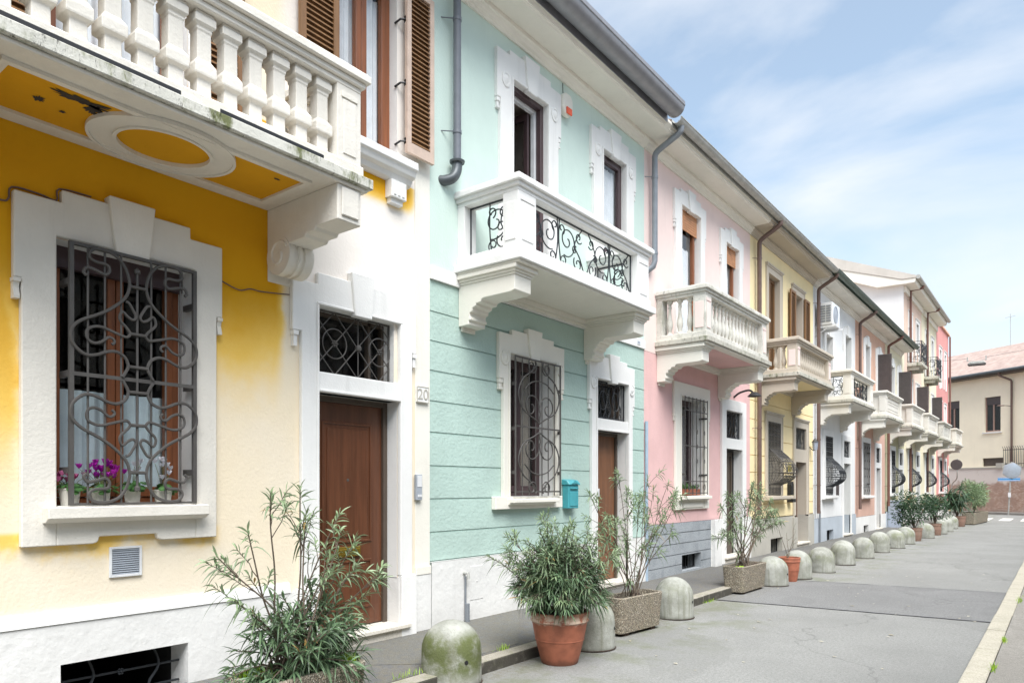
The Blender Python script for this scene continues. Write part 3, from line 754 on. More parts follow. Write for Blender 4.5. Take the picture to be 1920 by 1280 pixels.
def grille_bars(par, y0, y1, z0, z1, x=.07, m='iron', nb=7):
    mb = MB(); w = y1 - y0; h = z1 - z0
    for k in range(nb):
        y = y0 + w * k / (nb - 1); mb.tube([(x, y, z0), (x, y, z1)], .008, 5)
        if k % 2:
            for v in (.35, .5, .65): 
                mb.tube([(x + .006, y + .028 * math.cos(t), z0 + h * v + .035 * math.sin(t)) for t in [i * math.pi / 5 for i in range(11)]], .006, 4)
            for v in (.08, .9): mb.tube([(x + .006, y + .04 * math.cos(t), z0 + h * v + .05 * math.sin(t)) for t in [i * math.pi / 5 for i in range(11)]], .006, 4)
    for v in (.02, .14, .5, .86, .985): mb.box(x - .006, x + .006, y0, y1, z0 + h * v - .008, z0 + h * v + .008)
    for v in (.2, .8):
        mb.box(-.05, x, y0 - .01, y0 + .012, z0 + h * v, z0 + h * v + .03); mb.box(-.05, x, y1 - .012, y1 + .01, z0 + h * v, z0 + h * v + .03)
    return mb.build('grille', m, par, smooth=True)

def grille_belly(par, y0, y1, z0, z1, x=.05, m='iron', out=.34, nb=9):
    """pot-bellied basket grille: bars swell outwards in the lower half"""
    mb = MB(); w = y1 - y0; h = z1 - z0
    def X(v):
        if v > .62 or v < .14: return x
        t = (v - .14) / .48
        return x + out * (math.sin(math.pi * min(1, t ** .72)) ** .9)
    for k in range(nb):
        y = y0 + w * k / (nb - 1)
        mb.tube([(X(i / 30), y, z0 + h * i / 30) for i in range(31)], .007, 5)
    for v in (.01, .14, .3, .46, .62, .99): 
        xx = X(v); mb.tube([(x - .05, y0, z0 + h * v), (xx, y0, z0 + h * v), (xx, y1, z0 + h * v), (x - .05, y1, z0 + h * v)], .008, 5)
    for k in range(nb - 1):
        yc = y0 + w * (k + .5) / (nb - 1)
        for v in (.06, .22, .38, .54, .7, .78, .86, .94):
            r = w / (nb - 1) * .42
            mb.tube([(X(v + r * 1.4 / h * math.sin(t)) + .004, yc + r * math.cos(t), z0 + h * v + r * 1.4 * math.sin(t)) for t in [i * math.pi / 4 for i in range(9)]], .005, 4)
    for f in (.2, .4, .6, .8):
        for ys in (y0, y1): mb.tube([(x + (X(i / 24) - x) * f, ys, z0 + h * i / 24) for i in range(3, 16)], .006, 4)
    for v in (.18, .22, .26, .34, .38, .42, .5, .54):
        xx = X(v); mb.tube([(x, y0, z0 + h * v), (xx, y0, z0 + h * v)], .005, 4); mb.tube([(xx, y1, z0 + h * v), (x, y1, z0 + h * v)], .005, 4); mb.tube([(xx, y0, z0 + h * v), (xx, y1, z0 + h * v)], .005, 4)
    for ys in (y0, y1):
        for v in (.26, .42): 
            xm = x + (X(v) - x) * .5; r = (X(v) - x) * .36
            mb.tube([(xm + r * math.cos(t), ys, z0 + h * v + r * math.sin(t)) for t in [i * math.pi / 5 for i in range(11)]], .006, 4)
    return mb.build('grille', m, par, smooth=True)

# ------------------------------------------------------------------ balconies
def bracket(par, yc, w, Z, m, style=1, depth=.76):
    mb = MB()
    if style == 0:      # block + volute
        y0, y1 = yc - w / 2, yc + w / 2
        mb.prism([(0, Z), (depth + .06, Z), (depth + .06, Z - .26), (.62, Z - .26), (.60, Z - .285), (.50, Z - .285), (.48, Z - .31), (.0, Z - .33)], y0, y1, 'y')
        mb.box(depth + .06, depth + .075, y0 + .03, y1 - .03, Z - .225, Z - .02)
        v = MB(); n = 26
        prof = [(y0 - .006, 1.), (y0 + .05, 1.), (y0 + .055, .9), (y0 + .085, .9), (y0 + .09, 1.), (y0 + .115, 1.), (y0 + .12, .9), (y0 + .14, .9), (y0 + .145, 1.), (y1 + .006, 1.)]
        cx, cz, rr = .155, Z - .385, .15
        vs = [(cx + rr * k_ * math.cos(2 * math.pi * i / n), yy, cz + rr * k_ * math.sin(2 * math.pi * i / n)) for yy, k_ in prof for i in range(n)]
        fs = [(a * n + i, a * n + (i + 1) % n, (a + 1) * n + (i + 1) % n, (a + 1) * n + i) for a in range(len(prof) - 1) for i in range(n)] + [tuple(range(n)), tuple(range(9 * n, 10 * n))]
        v.add(vs, fs)
        for ys in (y0 - .008,):
            v.tube([(cx + (.12 - .011 * i / 2) * math.cos(i * .42 + .5), ys, cz + (.12 - .011 * i / 2) * math.sin(i * .42 + .5)) for i in range(19)], .012, 6)
        mb.box(0, .012, y0, y1, Z - .56, Z - .3)
        b = mb.build('bracket', m, par, bevel=.006); v.build('volute', m, b, smooth=True)
        return b
    y0, y1 = yc - w / 2, yc + w / 2; d = depth
    mb.prism([(0, Z - .095), (d - .02, Z - .095), (d - .02, Z - .245), (d - .07, Z - .26), (.34, Z - .265), (.31, Z - .275), (.30, Z - .30), (.24, Z - .305), (.235, Z - .33), (.19, Z - .345), (.185, Z - .38),
              (.15, Z - .39), (.15, Z - .43), (.165, Z - .44), (.165, Z - .465), (.14, Z - .47), (.14, Z - .51), (0, Z - .515)], y0, y1, 'y')
    # crown moulding wraps bracket
    for i, (za, zb_, g) in enumerate(((Z - .095, Z - .07, .012), (Z - .07, Z - .045, .03), (Z - .045, Z - .002, .055))):
        mb.box(0, d - .02 + g, y0 - g, y1 + g, za, zb_)
    mb.box(0, .03, y0 + .03, y1 - .03, Z - .56, Z - .515)
    return mb.build('bracket', m, par, bevel=.005)

BAL = {}
def baluster_mesh(kind, H):
    key = (kind, round(H, 3))
    if key in BAL: return BAL[key]
    mb = MB()
    if kind == 'square':
        k = H / .56
        P = [(.062, 0), (.062, .012), (.046, .03), (.045, .13), (.05, .14), (.068, .155), (.07, .165), (.07, .215), (.068, .225), (.046, .26), (.045, .44), (.05, .445), (.05, .465), (.06, .475), (.068, .485), (.068, .53), (.06, .54), (.06, .56)]
        mb.lathe([(r, z * k) for r, z in P], 0, 0, 0, 4, sq=True)
        me = mb.build('baluster', 'trim_old', bevel=.006, seg=1)
    else:
        k = H / .5
        P = [(.048, 0), (.048, .03), (.026, .045), (.030, .08), (.045, .12), (.050, .16), (.045, .2), (.030, .26), (.024, .32), (.022, .38), (.03, .395), (.032, .41), (.024, .42), (.026, .45), (.046, .465), (.048, .5)]
        mb.lathe([(r, z * k) for r, z in P], 0, 0, 0, 10)
        me = mb.build('baluster', 'rail_old', smooth=True)
    BAL[key] = me; COL.objects.unlink(me); return me
def put_baluster(par, root, kind, H, x, y, z, mat=None):
    src = baluster_mesh(kind, H); o = src.copy()
    COL.objects.link(o); o.parent = par; L = Vector(root.location); o.location = (x - L.x, y - L.y, z - L.z)
    if mat:
        key = (src.data.name, mat)
        if key not in BAL: BAL[key] = src.data.copy(); BAL[key].materials[0] = MT[mat]
        o.data = BAL[key]
    return o

def iron_panel(par, ya, yb, za, zb, x, axis='y', nrep=2, m='iron_dark', name='iron_panel'):
    """wrought scrollwork; axis y = runs along the street, axis x = side panel"""
    mb = MB(); w = yb - ya; h = zb - za; pi = math.pi; r = .0075
    P = (lambda u, v, o=0: (x + o, ya + u * w, za + v * h)) if axis == 'y' else (lambda u, v, o=0: (ya + u * w, x + o, za + v * h))
    for a, b in (((0, .015), (1, .015)), ((0, .985), (1, .985)), ((.004, 0), (.004, 1)), ((.996, 0), (.996, 1))): mb.tube([P(*a), P(*b)], .010, 5)
    ar = h / w
    n = nrep
    for k in range(n):
        u0 = k / n; du = 1. / n
        for s in (1, -1) if n > 1 or axis == 'y' else (1,):
            uc = u0 + du * .5
            def T(cu, cv, r0, r1, a0, a1, nn=20, rr=r):
                pts = spiral(0, 0, r0, r1, a0, a1, nn)
                mb.tube([P(uc + s * (cu * du + p[0] * ar), cv + p[1]) for p in pts], rr, 5)
            # big C-scroll with volutes
            T(.16, .60, .34, .05, -pi * .62, pi * 1.75 + pi * .6, 34)
            T(.36, .22, .17, .04, pi * .8, pi * .8 + 2.3 * pi, 24)
            T(.38, .78, .13, .03, -pi * .2, -pi * .2 - 2.2 * pi, 20)
            T(.10, .16, .12, .03, pi * 1.2, pi * 1.2 - 2.1 * pi, 20)
            T(.30, .48, .10, .025, pi * .3, pi * 2.3, 18); T(.06, .80, .12, .03, -pi * .4, pi * 1.5, 18)
            mb.tube(cr_spline([P(uc + s * du * .02, 1), P(uc + s * du * .01, .5), P(uc + s * du * .06, 0)], 5), r, 5)
            mb.tube(cr_spline([P(uc + s * du * .49, .02), P(uc + s * du * .40, .35), P(uc + s * du * .30, .6), P(uc + s * du * .44, .98)], 5), r, 5)
    return mb.build(name, m, par, smooth=True)

def balcony(root, y0, y1, Z, style, m_slab='slab2', m_rail='rail_old', m_br='trim_old', D=.87, H=.84, soff=None, soff_m=None, br_style=1, brw=.27, post_m=None, kind='turned', face_m=None):
    """slab + brackets + parapet. style: 'square','turned','iron','solid'"""
    top = Z + .10
    mb = MB(); mb.box(0, D, y0, y1, Z + .025, top); mb.box(0, D - .03, y0 + .03, y1 - .03, Z, Z + .025, 1)
    b = mb.build('balcony', [m_slab, m_br], root, bevel=.006)
    post_m = post_m or m_rail
    in0, in1 = y0 + .06, y1 - .06; fx = D - .07
    base = MB(); zb0, zb1 = top, top + .09
    bw = .2
    base.box(fx - bw, fx + .02, in0 - .01, in1 + .01, zb0, zb1); base.box(0, fx - bw, in0 - .01, in0 + bw, zb0, zb1); base.box(0, fx - bw, in1 - bw, in1 + .01, zb0, zb1)
    base.build('base_course', m_rail if style != 'iron' else post_m, b, bevel=.008)
    zr = Z + H       # top of handrail
    rail = MB()
    def ring(z0, z1, g):   # handrail moulding follows three sides, pieces butt at the corners
        rail.box(fx - bw - g + .02, fx + g, in0 - g, in1 + g, z0, z1)
        rail.box(0, fx - bw - g + .02, in0 - g, in0 + bw + g - .02, z0, z1); rail.box(0, fx - bw - g + .02, in1 - bw - g + .02, in1 + g, z0, z1)
    ring(zr - .14, zr - .10, .0); ring(zr - .10, zr - .06, .025); ring(zr - .06, zr - .005, .055); ring(zr - .005, zr + .012, .04)
    rail.build('handrail', m_rail, b, bevel=.006)
    zp0, zp1 = zb1, zr - .14; h = zp1 - zp0
    pw = {'square': .22, 'turned': .24, 'iron': .30, 'solid': .25}[style]
    posts = []
    for (xa, xb, ya, yb) in ((fx - bw + .005, fx - .002, in0 + .002, in0 + pw), (fx - bw + .005, fx - .002, in1 - pw, in1 - .002), (.0, .10, in0 + .002, in0 + bw - .01), (0, .10, in1 - bw + .01, in1 - .002)):
        pb = MB(); pb.box(xa, xb, ya, yb, zp0, zp1)
        if xb > .3:
            pb.box(xb, xb + .010, ya + .035, yb - .035, zp1 - .09, zp1 - .045, 1); pb.box(xb, xb + .008, ya + .05, yb - .05, zp0 + .05, zp1 - .1, 1)
            if ya < (y0 + y1) / 2: pb.box(xa + .03, xb - .03, ya - .008, ya, zp0 + .05, zp1 - .1, 1)
        pb.build('post', [post_m, face_m or post_m], b, bevel=.005)
    xm = fx - bw / 2
    ya, yb = in0 + pw, in1 - pw
    if style in ('square', 'turned'):
        sp = .18 if style == 'square' else .148
        n = max(2, int(round((yb - ya) / sp)))
        for i in range(n): put_baluster(b, root, style, h, xm, ya + (i + .5) * (yb - ya) / n, zp0, None if style == 'square' else m_rail)
        if True:
            ns = 3
            for yy in (in0 + bw / 2, in1 - bw / 2):
                xa, xb = .10, fx - bw
                for i in range(ns): put_baluster(b, root, style, h, xa + (i + .5) * (xb - xa) / ns, yy, zp0, None if style == 'square' else m_rail)
    elif style == 'iron':
        iron_panel(b, ya, yb, zp0, zp1, xm, 'y', 2 if yb - ya > 1.5 else 1)
        for yy in (in0 + bw / 2, in1 - bw / 2): iron_panel(b, .10, fx - bw + .005, zp0, zp1, yy, 'x', 1)
    elif style == 'solid':
        pb = MB(); pb.box(xm - .06, xm + .055, ya, yb, zp0, zp1); frame_box(pb, xm + .055, xm + .067, ya + .06, yb - .06, zp0 + .08, zp1 - .1, .03)
        frame_box(pb, xm + .055, xm + .064, ya + .14, yb - .14, zp0 + .16, zp1 - .18, .03)
        for yy in (in0 + .04, in1 - .15): pb.box(.10, fx - bw + .005, yy, yy + .11, zp0, zp1)
        pb.build('parapet_panel', post_m, b, bevel=.004)
    for yy in (y0 + .05 + brw / 2 + .03, y1 - .05 - brw / 2 - .03): bracket(b, yy, brw, Z, m_br, br_style, D - .11)
    if soff_m:
        sb = MB(); sb.box(.08, D - .16, y0 + .08 + brw + .1, y1 - .08 - brw - .1, Z - .004, Z + .001); sb.build('soffit_panel', soff_m, b)
    fr = MB(); fr.box(0, .07, y0 + .06 + brw, y1 - .06 - brw, Z - .06, Z - .001); fr.box(0, .05, y0 + .06 + brw, y1 - .06 - brw, Z - .1, Z - .06)
    if br_style: fr.build('soffit_moulding', m_br, b, bevel=.004)
    return b

def downpipe(par, y, ztop, zbot, m='pipe_g', x=.10, neck=True, gx=.52, gz=None, r=.045, boot=False):
    mb = MB(); pts = []
    if neck: pts += [(gx, y, gz + .02), (gx, y, gz - .10), (gx - .06, y, gz - .17), (x + .06, y, ztop + .06), (x, y, ztop - .02)]
    else: pts += [(x, y, ztop)]
    if not boot: pts += [(x, y, zbot)]
    else: pts += [(x, y, zbot + .12), (x - .02, y - .015, zbot + .04), (x - .09, y - .05, zbot - .02), (-.05, y - .09, zbot - .02)]
    if neck:
        p = cr_spline(pts[:5], 4)[:-1] + [Vector(q) for q in pts[4:]]
    else: p = [Vector(q) for q in pts]
    mb.tube(p, r, 12)
    zz = ztop - .35
    while zz > zbot + .2:
        mb.tube([(x, y, zz), (x, y, zz + .035)], r + .006, 12); mb.tube([(x - .01, y - .03, zz + .018), (-.0, y - .14, zz + .01)], .006, 5); zz -= 1.15
    return mb.build('downpipe', m, par, smooth=True)

def eave(par, y0, y1, Zc=6.65, over=.38, m='trim_cream', mg='zinc', gr=.075, big=False, cm=None):
    mb = MB()
    # cornice against the wall, flat soffit, fascia mouldings (butted along x so no faces overlap)
    mb.prism([(0, Zc), (.03, Zc), (.03, Zc + .035), (.055, Zc + .05), (.075, Zc + .09), (.10, Zc + .10), (.10, Zc + .145), (0, Zc + .145)], y0, y1, 'y')
    mb.build('cornice', cm or m, par, bevel=0)
    s = MB(); s.prism([(0, Zc + .146), (over, Zc + .146), (over + .015, Zc + .165), (over + .03, Zc + .165), (over + .04, Zc + .2), (over + .07, Zc + .225), (over + .07, Zc + .26), (0, Zc + .26)], y0, y1, 'y')
    s.build('eave', m, par)
    g = MB(); gx = over + .07 + gr; gz = Zc + .26 + gr * (.75 if big else .55); n = 12
    vs = []; ys = (y0 + .001, y1 - .001)
    for rr in (gr, gr - .006):
        for yy in ys:
            for i in range(n + 1):
                a = math.pi + math.pi * i / n; vs.append((gx + rr * math.cos(a), yy, gz + rr * math.sin(a)))
    N = n + 1; fs = []
    for i in range(n):
        fs += [(i, i + 1, N + i + 1, N + i), (2 * N + i, 3 * N + i, 3 * N + i + 1, 2 * N + i + 1)]
        fs += [(i, 2 * N + i, 2 * N + i + 1, i + 1), (N + i, N + i + 1, 3 * N + i + 1, 3 * N + i)]
    g.add(vs, fs); g.tube([(gx + gr, ys[0], gz), (gx + gr, ys[1], gz)], .011, 6)
    if big: g.box(gx + gr - .004, gx + gr + .006, ys[0], ys[1], gz, gz + .05)
    g.box(over + .071, over + .075, ys[0], ys[1], Zc + .2, gz)
    g.build('gutter', mg, par, smooth=True)
    rf = MB(); zr = Zc + .262
    rf.prism([(-.0, zr), (over + .0, zr), (over + .06, zr + .05), (-4.2, zr + 1.75), (-4.2, zr + 1.6), (-.0, zr + .002)][:4] + [(-4.2, zr)], y0, y1, 'y')
    rf.build('roof', 'tiles', par)
    return gx, gz

def body(par, y0, y1, z1, m, x0=-4.2, g0=.0):
    mb = MB()   # party walls and back
    mb.box(x0, x0 + .2, y0 + .002, y1 - .002, -.05, z1)
    for yy in (y0, y1 - .15): mb.box(x0 + .2, -.02, yy + .001, yy + .149, -.05, z1)
    mb.build('side_wall', m, par)

def cellar(par, y0, y1, z0, z1, bars=True, m='black', x=-.08):
    mb = MB(); frame_box(mb, x - .02, x, y0, y1, z0, z1, .02)
    if bars:
        n = 8
        for i in range(1, n): mb.tube([(x, y0 + (y1 - y0) * i / n, z0), (x, y0 + (y1 - y0) * i / n, z1)], .008, 5)
    return mb.build('cellar_grille', m, par)

def threshold(par, y0, y1, z, m='marble', X=.10):
    mb = MB(); mb.box(-.2, X, y0, y1, z - .045, z); mb.box(-.15, X - .04, y0 + .03, y1 - .03, 0, z - .045)
    return mb.build('threshold', m, par, bevel=.008)

H = {}
def house(i, y0, y1, label, name='terraced_house', group='terraced houses along the street'):
    H[i] = thing(name, (0, y0, .1), label, 'house', group); return H[i]
Y = [.54 + 4.6 * k for k in range(11)]


# ================================================================== HOUSE 0 : yellow, number 20
def h0():
    y0, y1 = Y[0], Y[1]
    r = house(0, y0, y1, 'yellow and cream terraced house with a big white balustrade balcony, nearest the camera')
    mb = MB(); win = (1.79, 2.69, 1.435, 3.115); dr = (3.77, 4.70, .27, 2.36); tr = (3.77, 4.66, 2.53, 3.09)
    bd = (1.75, 2.65, 3.86, 6.1); uw = (3.98, 4.70, 4.63, 6.3)
    wall_holes(mb, y0, y1, [(.70, 6.9, 0)], [win, (3.77, 4.70, .70, 2.36, 'b'), tr, bd, uw])
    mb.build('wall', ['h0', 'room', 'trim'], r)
    p = MB(); wall_holes(p, y0, y1, [(-.05, .695, .025)], [(1.82, 2.645, .0, .44), (3.77, 4.70, .25, .695, 't')])
    p.box(0, .025, y0, 3.77, .694, .6985); p.box(0, .025, 4.70, y1, .694, .6985)
    p.build('plinth', ['plinth_white', 'room', 'plinth_white'], r)
    q = MB(); q.prism([(0, .70), (.035, .70), (.02, .775), (0, .78)], y0, 3.50, 'y'); q.build('plinth_moulding', 'trim', r)
    cg = MB()
    for z, x in ((.30, -.1), (.16, -.1)): cg.tube([(x, 1.82, z), (x, 2.64, z)], .009, 5)
    for yy in (2.02, 2.45):
        cg.tube(cr_spline([(-.09, yy, .0), (-.09, yy + .05, .1), (-.09, yy - .03, .18), (-.09, yy + .04, .3), (-.09, yy, .43)], 4), .009, 5)
    rosette(cg, -.09, 2.23, .16, .03); rosette(cg, -.09, 2.23, .30, .03); cg.build('cellar_grille', 'iron_dark', r, smooth=True)
    # ground window
    w = window(r, 1.79, 2.69, 1.435, 3.115, -.20, 'frame_br', 2, 'curtain', .52)
    mm = MB(); mm.box(-.19, -.14, 1.79, 2.69, 2.98, 3.115); mm.build('blind_box', 'frame_plum', w)
    s = MB(); X = .05
    s.prism([(1.60, 1.19), (1.60, 2.81), (1.56, 2.81), (1.56, 3.33), (1.82, 3.33), (1.82, 3.41), (2.10, 3.41), (2.385, 3.41), (2.65, 3.41), (2.65, 3.33), (2.895, 3.33), (2.895, 2.81), (2.85, 2.81), (2.85, 1.19), (2.45, 1.19), (2.45, 1.235), (2.01, 1.235), (2.01, 1.19)][0:1] +
            [(1.60, 2.81), (1.56, 2.81), (1.56, 3.33), (1.82, 3.33), (1.82, 3.41), (2.65, 3.41), (2.65, 3.33), (2.895, 3.33), (2.895, 2.81), (2.85, 2.81), (2.85, 1.19), (2.69, 1.19), (2.69, 3.115), (1.79, 3.115), (1.79, 1.19)], 0, X)
    s.prism([(1.79, 1.435), (2.69, 1.435), (2.69, 1.19), (2.45, 1.19), (2.42, 1.20), (2.41, 1.235), (2.04, 1.235), (2.03, 1.20), (2.0, 1.19), (1.79, 1.19)], 0, X - .0005)
    so_ = s.build('surround', 'trim_old', w, bevel=.006)
    k = MB(); k.prism([(2.13, 3.09), (2.345, 3.09), (2.385, 3.455), (2.085, 3.455)], 0, .085); k.build('keystone', 'trim_old', so_, bevel=.006)
    e = MB()
    for yy in (1.555, 2.855):
        e = MB(); e.box(0, .055, yy, yy + .04, 2.785, 2.808); e.prism([(0, 2.785), (.045, 2.785), (.035, 2.75), (.05, 2.70), (.05, 2.685), (0, 2.685)], yy + .004, yy + .036, 'y')
        e.build('ear_drop', 'trim_old', so_)
    sl = MB(); sl.prism([(-.2, 1.437), (.15, 1.43), (.15, 1.36), (.13, 1.355), (.10, 1.335), (X, 1.33), (X, 1.42), (-.2, 1.42)], 1.71, 2.74, 'y'); sl.build('sill', 'trim_old', w, bevel=.004)
    grille_big(w, 1.845, 2.672, 1.44, 3.095, .09)
    # wire clipped along the wall
    c = MB(); pts = [(.012, .9, 3.20), (.012, 1.45, 3.25), (.015, 1.54, 3.27), (.015, 1.56, 3.35), (.015, 1.7, 3.355), (.015, 1.80, 3.345), (.02, 1.815, 3.42), (.02, 2.0, 3.43)]
    c.tube(cr_spline(pts, 4), .006, 5); c.build('cable', 'pipe_b', r); c = MB(); c.tube(cr_spline([(.012, 2.9, 3.10), (.014, 3.05, 3.06), (.012, 3.15, 3.09), (.014, 3.25, 3.09), (.014, 3.5, 3.12)], 5), .005, 5)
    c.build('cable', 'pipe_b', r)
    # door
    d = door(r, 3.77, 4.70, .27, 2.36)
    t = transom(r, 3.77, 4.66, 2.53, 3.09, 0, 'iron', -.06)
    s = MB(); X = .045
    s.prism([(3.60, .72), (3.60, 2.84), (3.51, 2.84), (3.51, 3.26), (3.76, 3.26), (3.76, 3.36), (4.66, 3.36), (4.66, 3.26), (4.91, 3.26), (4.91, 2.84), (4.86, 2.84), (4.86, .72), (4.70, .72), (4.70, 3.09), (3.77, 3.09), (3.77, .72)], 0, X)
    s.box(-.12, X - .003, 3.77, 4.70, 2.36, 2.53)
    s.box(0, X + .02, 3.57, 3.766, .0, .7195); s.box(0, X + .02, 4.704, 4.90, 0, .7195)
    for (a, b, c_, d_) in ((3.745, 3.77, .72, 3.09), (4.70, 4.725, .72, 3.09)): s.box(X, X + .012, a, b, c_, d_)
    s.box(X, X + .012, 3.745, 4.14, 3.09, 3.115); s.box(X, X + .012, 4.33, 4.725, 3.09, 3.115)
    s.box(X - .003, X + .014, 3.77, 4.70, 2.36, 2.385)
    so2 = s.build('surround', 'trim', d, bevel=.006)
    k = MB(); k.prism([(4.14, 3.06), (4.33, 3.06), (4.37, 3.44), (4.10, 3.44)], 0, .075); k.build('keystone', 'trim', so2, bevel=.006)
    e = MB()
    for yy in (3.515, 4.865): e = MB(); e.box(0, .05, yy, yy + .05, 2.80, 2.835); e.box(0, .038, yy + .008, yy + .042, 2.71, 2.80); e.build('ear_drop', 'trim', so2)
    threshold(r, 3.66, 4.80, .27)
    pl = MB(); pl.box(0, .010, 4.93, y1 - .004, .78, 6.64); pl.box(0, .030, 4.925, y1 - .004, .70, .78); pl.build('pilaster', 'trim_cream', r, bevel=.003)
    # upper floor
    balcony(r, .90, 3.60, 3.745, 'square', 'slab', 'trim_old', 'trim_old', D=.92, H=.875, soff_m=None, br_style=0, brw=.215, post_m='trim_old')
    b = [c_ for c_ in r.children if c_.name.startswith('balcony')][0]
    jb = MB()
    for ya, yb in ((.95, 2.15), (2.40, 3.18)):
        jb = MB(); jb.box(.84, .8745, ya, yb, 3.862, 3.892); jb.build('drain_slot', 'black', b)
    # painted soffit with ring
    sp = MB(); z = 3.742; sp.box(.17, .70, 1.33, 3.14, z, z + .004); sp.build('soffit_panel', 'soffit_yellow', b)
    sm = MB(); frame_b = []
    def ringxy(cx, cy, ax, ay, wd, z0, z1, n=48):
        vs = []
        for rr, zz in ((1, z1), (1, z0), (1 + wd, z0), (1 + wd, z1)):
            for k_ in range(n): a = 2 * math.pi * k_ / n; vs.append((cx + ax * rr * math.cos(a), cy + ay * rr * math.sin(a), zz))
        sm.add(vs, [(q_ * n + k_, q_ * n + (k_ + 1) % n, ((q_ + 1) % 4) * n + (k_ + 1) % n, ((q_ + 1) % 4) * n + k_) for q_ in range(3) for k_ in range(n)])
    ringxy(.435, 2.27, .245, .30, .45, z - .014, z + .002); ringxy(.435, 2.27, .228, .28, .08, z - .026, z + .001); ringxy(.435, 2.27, .35, .43, .045, z - .024, z + .001)
    for (a, b_, c_, d_) in ((.13, .17, 1.29, 3.18), (.70, .74, 1.29, 3.18), (.17, .70, 1.29, 1.33), (.17, .70, 3.14, 3.18)): sm.box(a, b_, c_, d_, z - .018, z + .002)
    sm.build('soffit_moulding', 'trim_old', b, bevel=0)
    fl = MB()   # flaked paint showing dark render, as thin patches with ragged outlines
    rnd = random.Random(4)
    for (cx, cy, rx, ry) in ((.60, 1.72, .05, .19), (.55, 1.80, .07, .06), (.50, 1.87, .06, .05), (.43, 1.56, .04, .035), (.38, 1.70, .02, .02), (.58, 3.0, .015, .03)):
        n = 54; ph = [(.8 + .3 * math.sin(k_ * .9 + cx * 40) * math.sin(k_ * .37 + cy * 9)) * rnd.uniform(.72, 1.12) for k_ in range(n)]
        fl.add([(cx + rx * ph[k_] * math.cos(2 * math.pi * k_ / n), cy + ry * ph[k_] * math.sin(2 * math.pi * k_ / n), z - .0035) for k_ in range(n)], [tuple(range(n))])
        fl.build('bare_patch', plain('bare_dark_render', '3A332C', .95, 0, .25), b); fl = MB()
    # balcony door with louvred shutters
    bdw = window(r, 1.75, 2.65, 3.86, 6.1, -.15, 'frame_br', 2, 'curtain_w', .98)
    shutter(bdw, 1.33, 1.74, 3.88, 6.1, .03, 'shut'); shutter(bdw, 2.66, 3.07, 3.88, 6.1, .03, 'shut')
    plain_surround(bdw, 1.75, 2.65, 3.86, 6.1, .08, 'trim', .025, cap=False)
    uww = window(r, 3.98, 4.70, 4.63, 6.3, -.10, 'frame_br', 2, 'curtain_w', .98, lead=.06)
    shutter(uww, 3.56, 3.95, 4.66, 6.32, .05, 'shut'); shutter(uww, 4.735, 5.10, 4.72, 6.32, .07, 'shut', fm=plain('pale_shutter_frame', 'C4AE9E', .6))
    hg = MB()
    for z_ in (4.80, 5.35, 5.95): hg.tube([(-.02, 4.69, z_), (.05, 4.70, z_ + .02), (.075, 4.75, z_ + .03)], .010, 6); hg.box(.06, .085, 4.735, 4.77, z_, z_ + .06)
    hg.build('hinge', 'black', uww)
    us = MB(); us.prism([(-.1, 4.63), (.16, 4.62), (.16, 4.55), (.14, 4.54), (.12, 4.49), (.08, 4.47), (.06, 4.43), (.03, 4.41), (0, 4.41), (-.1, 4.5)], 3.88, 4.83, 'y')
    usl = us.build('sill', 'trim', uww, bevel=.004)
    ub = MB(); ub.box(0, .09, 4.55, 4.74, 4.25, 4.41); ub.box(0, .06, 4.57, 4.72, 4.20, 4.25)
    for q_ in range(3): ub.box(.09, .098, 4.575 + q_ * .052, 4.605 + q_ * .052, 4.27, 4.39)
    ub.build('sill_bracket', 'trim', uww, bevel=.003); ub = MB(); ub.box(0, .09, 3.95, 4.14, 4.25, 4.41); ub.box(0, .06, 3.97, 4.12, 4.20, 4.25); ub.build('sill_bracket', 'trim', uww, bevel=.003)
    eave(r, y0, y1, 6.65, .38, 'trim_cream', 'zinc', .12, True)
    body(r, y0, y1, 6.9, 'white_w')
    # number plate, intercom, vent : fixtures hung on the wall
    n = thing('house_number_plate', (.02, 5.0, 2.46), 'small white plate with the number 20 beside the brown door of the yellow house', 'house number')
    m = MB(); m.box(.0105, .032, 4.935, 5.095, 2.385, 2.54); m.build('plate', 'trim', n, bevel=.003)
    fb = MB(); frame_box(fb, .032, .036, 4.935, 5.095, 2.385, 2.54, .006); fb.build('plate_rim', 'greyplinth', n)
    cu = bpy.data.curves.new('digits', 'FONT'); cu.body = '20'; cu.size = .15; cu.extrude = .002; cu.align_x = 'CENTER'; cu.align_y = 'CENTER'; cu.space_character = 1.0
    tmp = bpy.data.objects.new('digits_tmp', cu); COL.objects.link(tmp); dg = bpy.context.evaluated_depsgraph_get()
    me = bpy.data.meshes.new_from_object(tmp.evaluated_get(dg)); bpy.data.objects.remove(tmp)
    me.materials.clear(); me.materials.append(MT['greyplinth'])
    do = bpy.data.objects.new('digits', me); COL.objects.link(do); do.parent = n
    do.location = (.0145, .015, .0); do.rotation_euler = (R(90), 0, R(90))
    ic = thing('intercom', (.02, 4.955, 1.55), 'slim grey door intercom on the pilaster right of the brown door', 'intercom')
    m = MB(); m.box(.0105, .045, 4.915, 4.995, 1.43, 1.68); m.build('casing', 'grey_pl', ic, bevel=.004)
    m = MB(); m.box(.0452, .048, 4.925, 4.985, 1.56, 1.67); m.box(.0452, .05, 4.93, 4.952, 1.46, 1.485); m.box(.0452, .05, 4.96, 4.982, 1.46, 1.485); m.build('button', 'white_pl', ic)
    v = thing('vent_cover', (0, 2.22, 1.055), 'white slatted vent cover on the wall below the grilled window', 'vent')
    m = MB(); frame_box(m, .001, .018, 2.115, 2.325, .955, 1.158, .016); m.build('frame', 'white_pl', v, bevel=.002)
    m = MB()
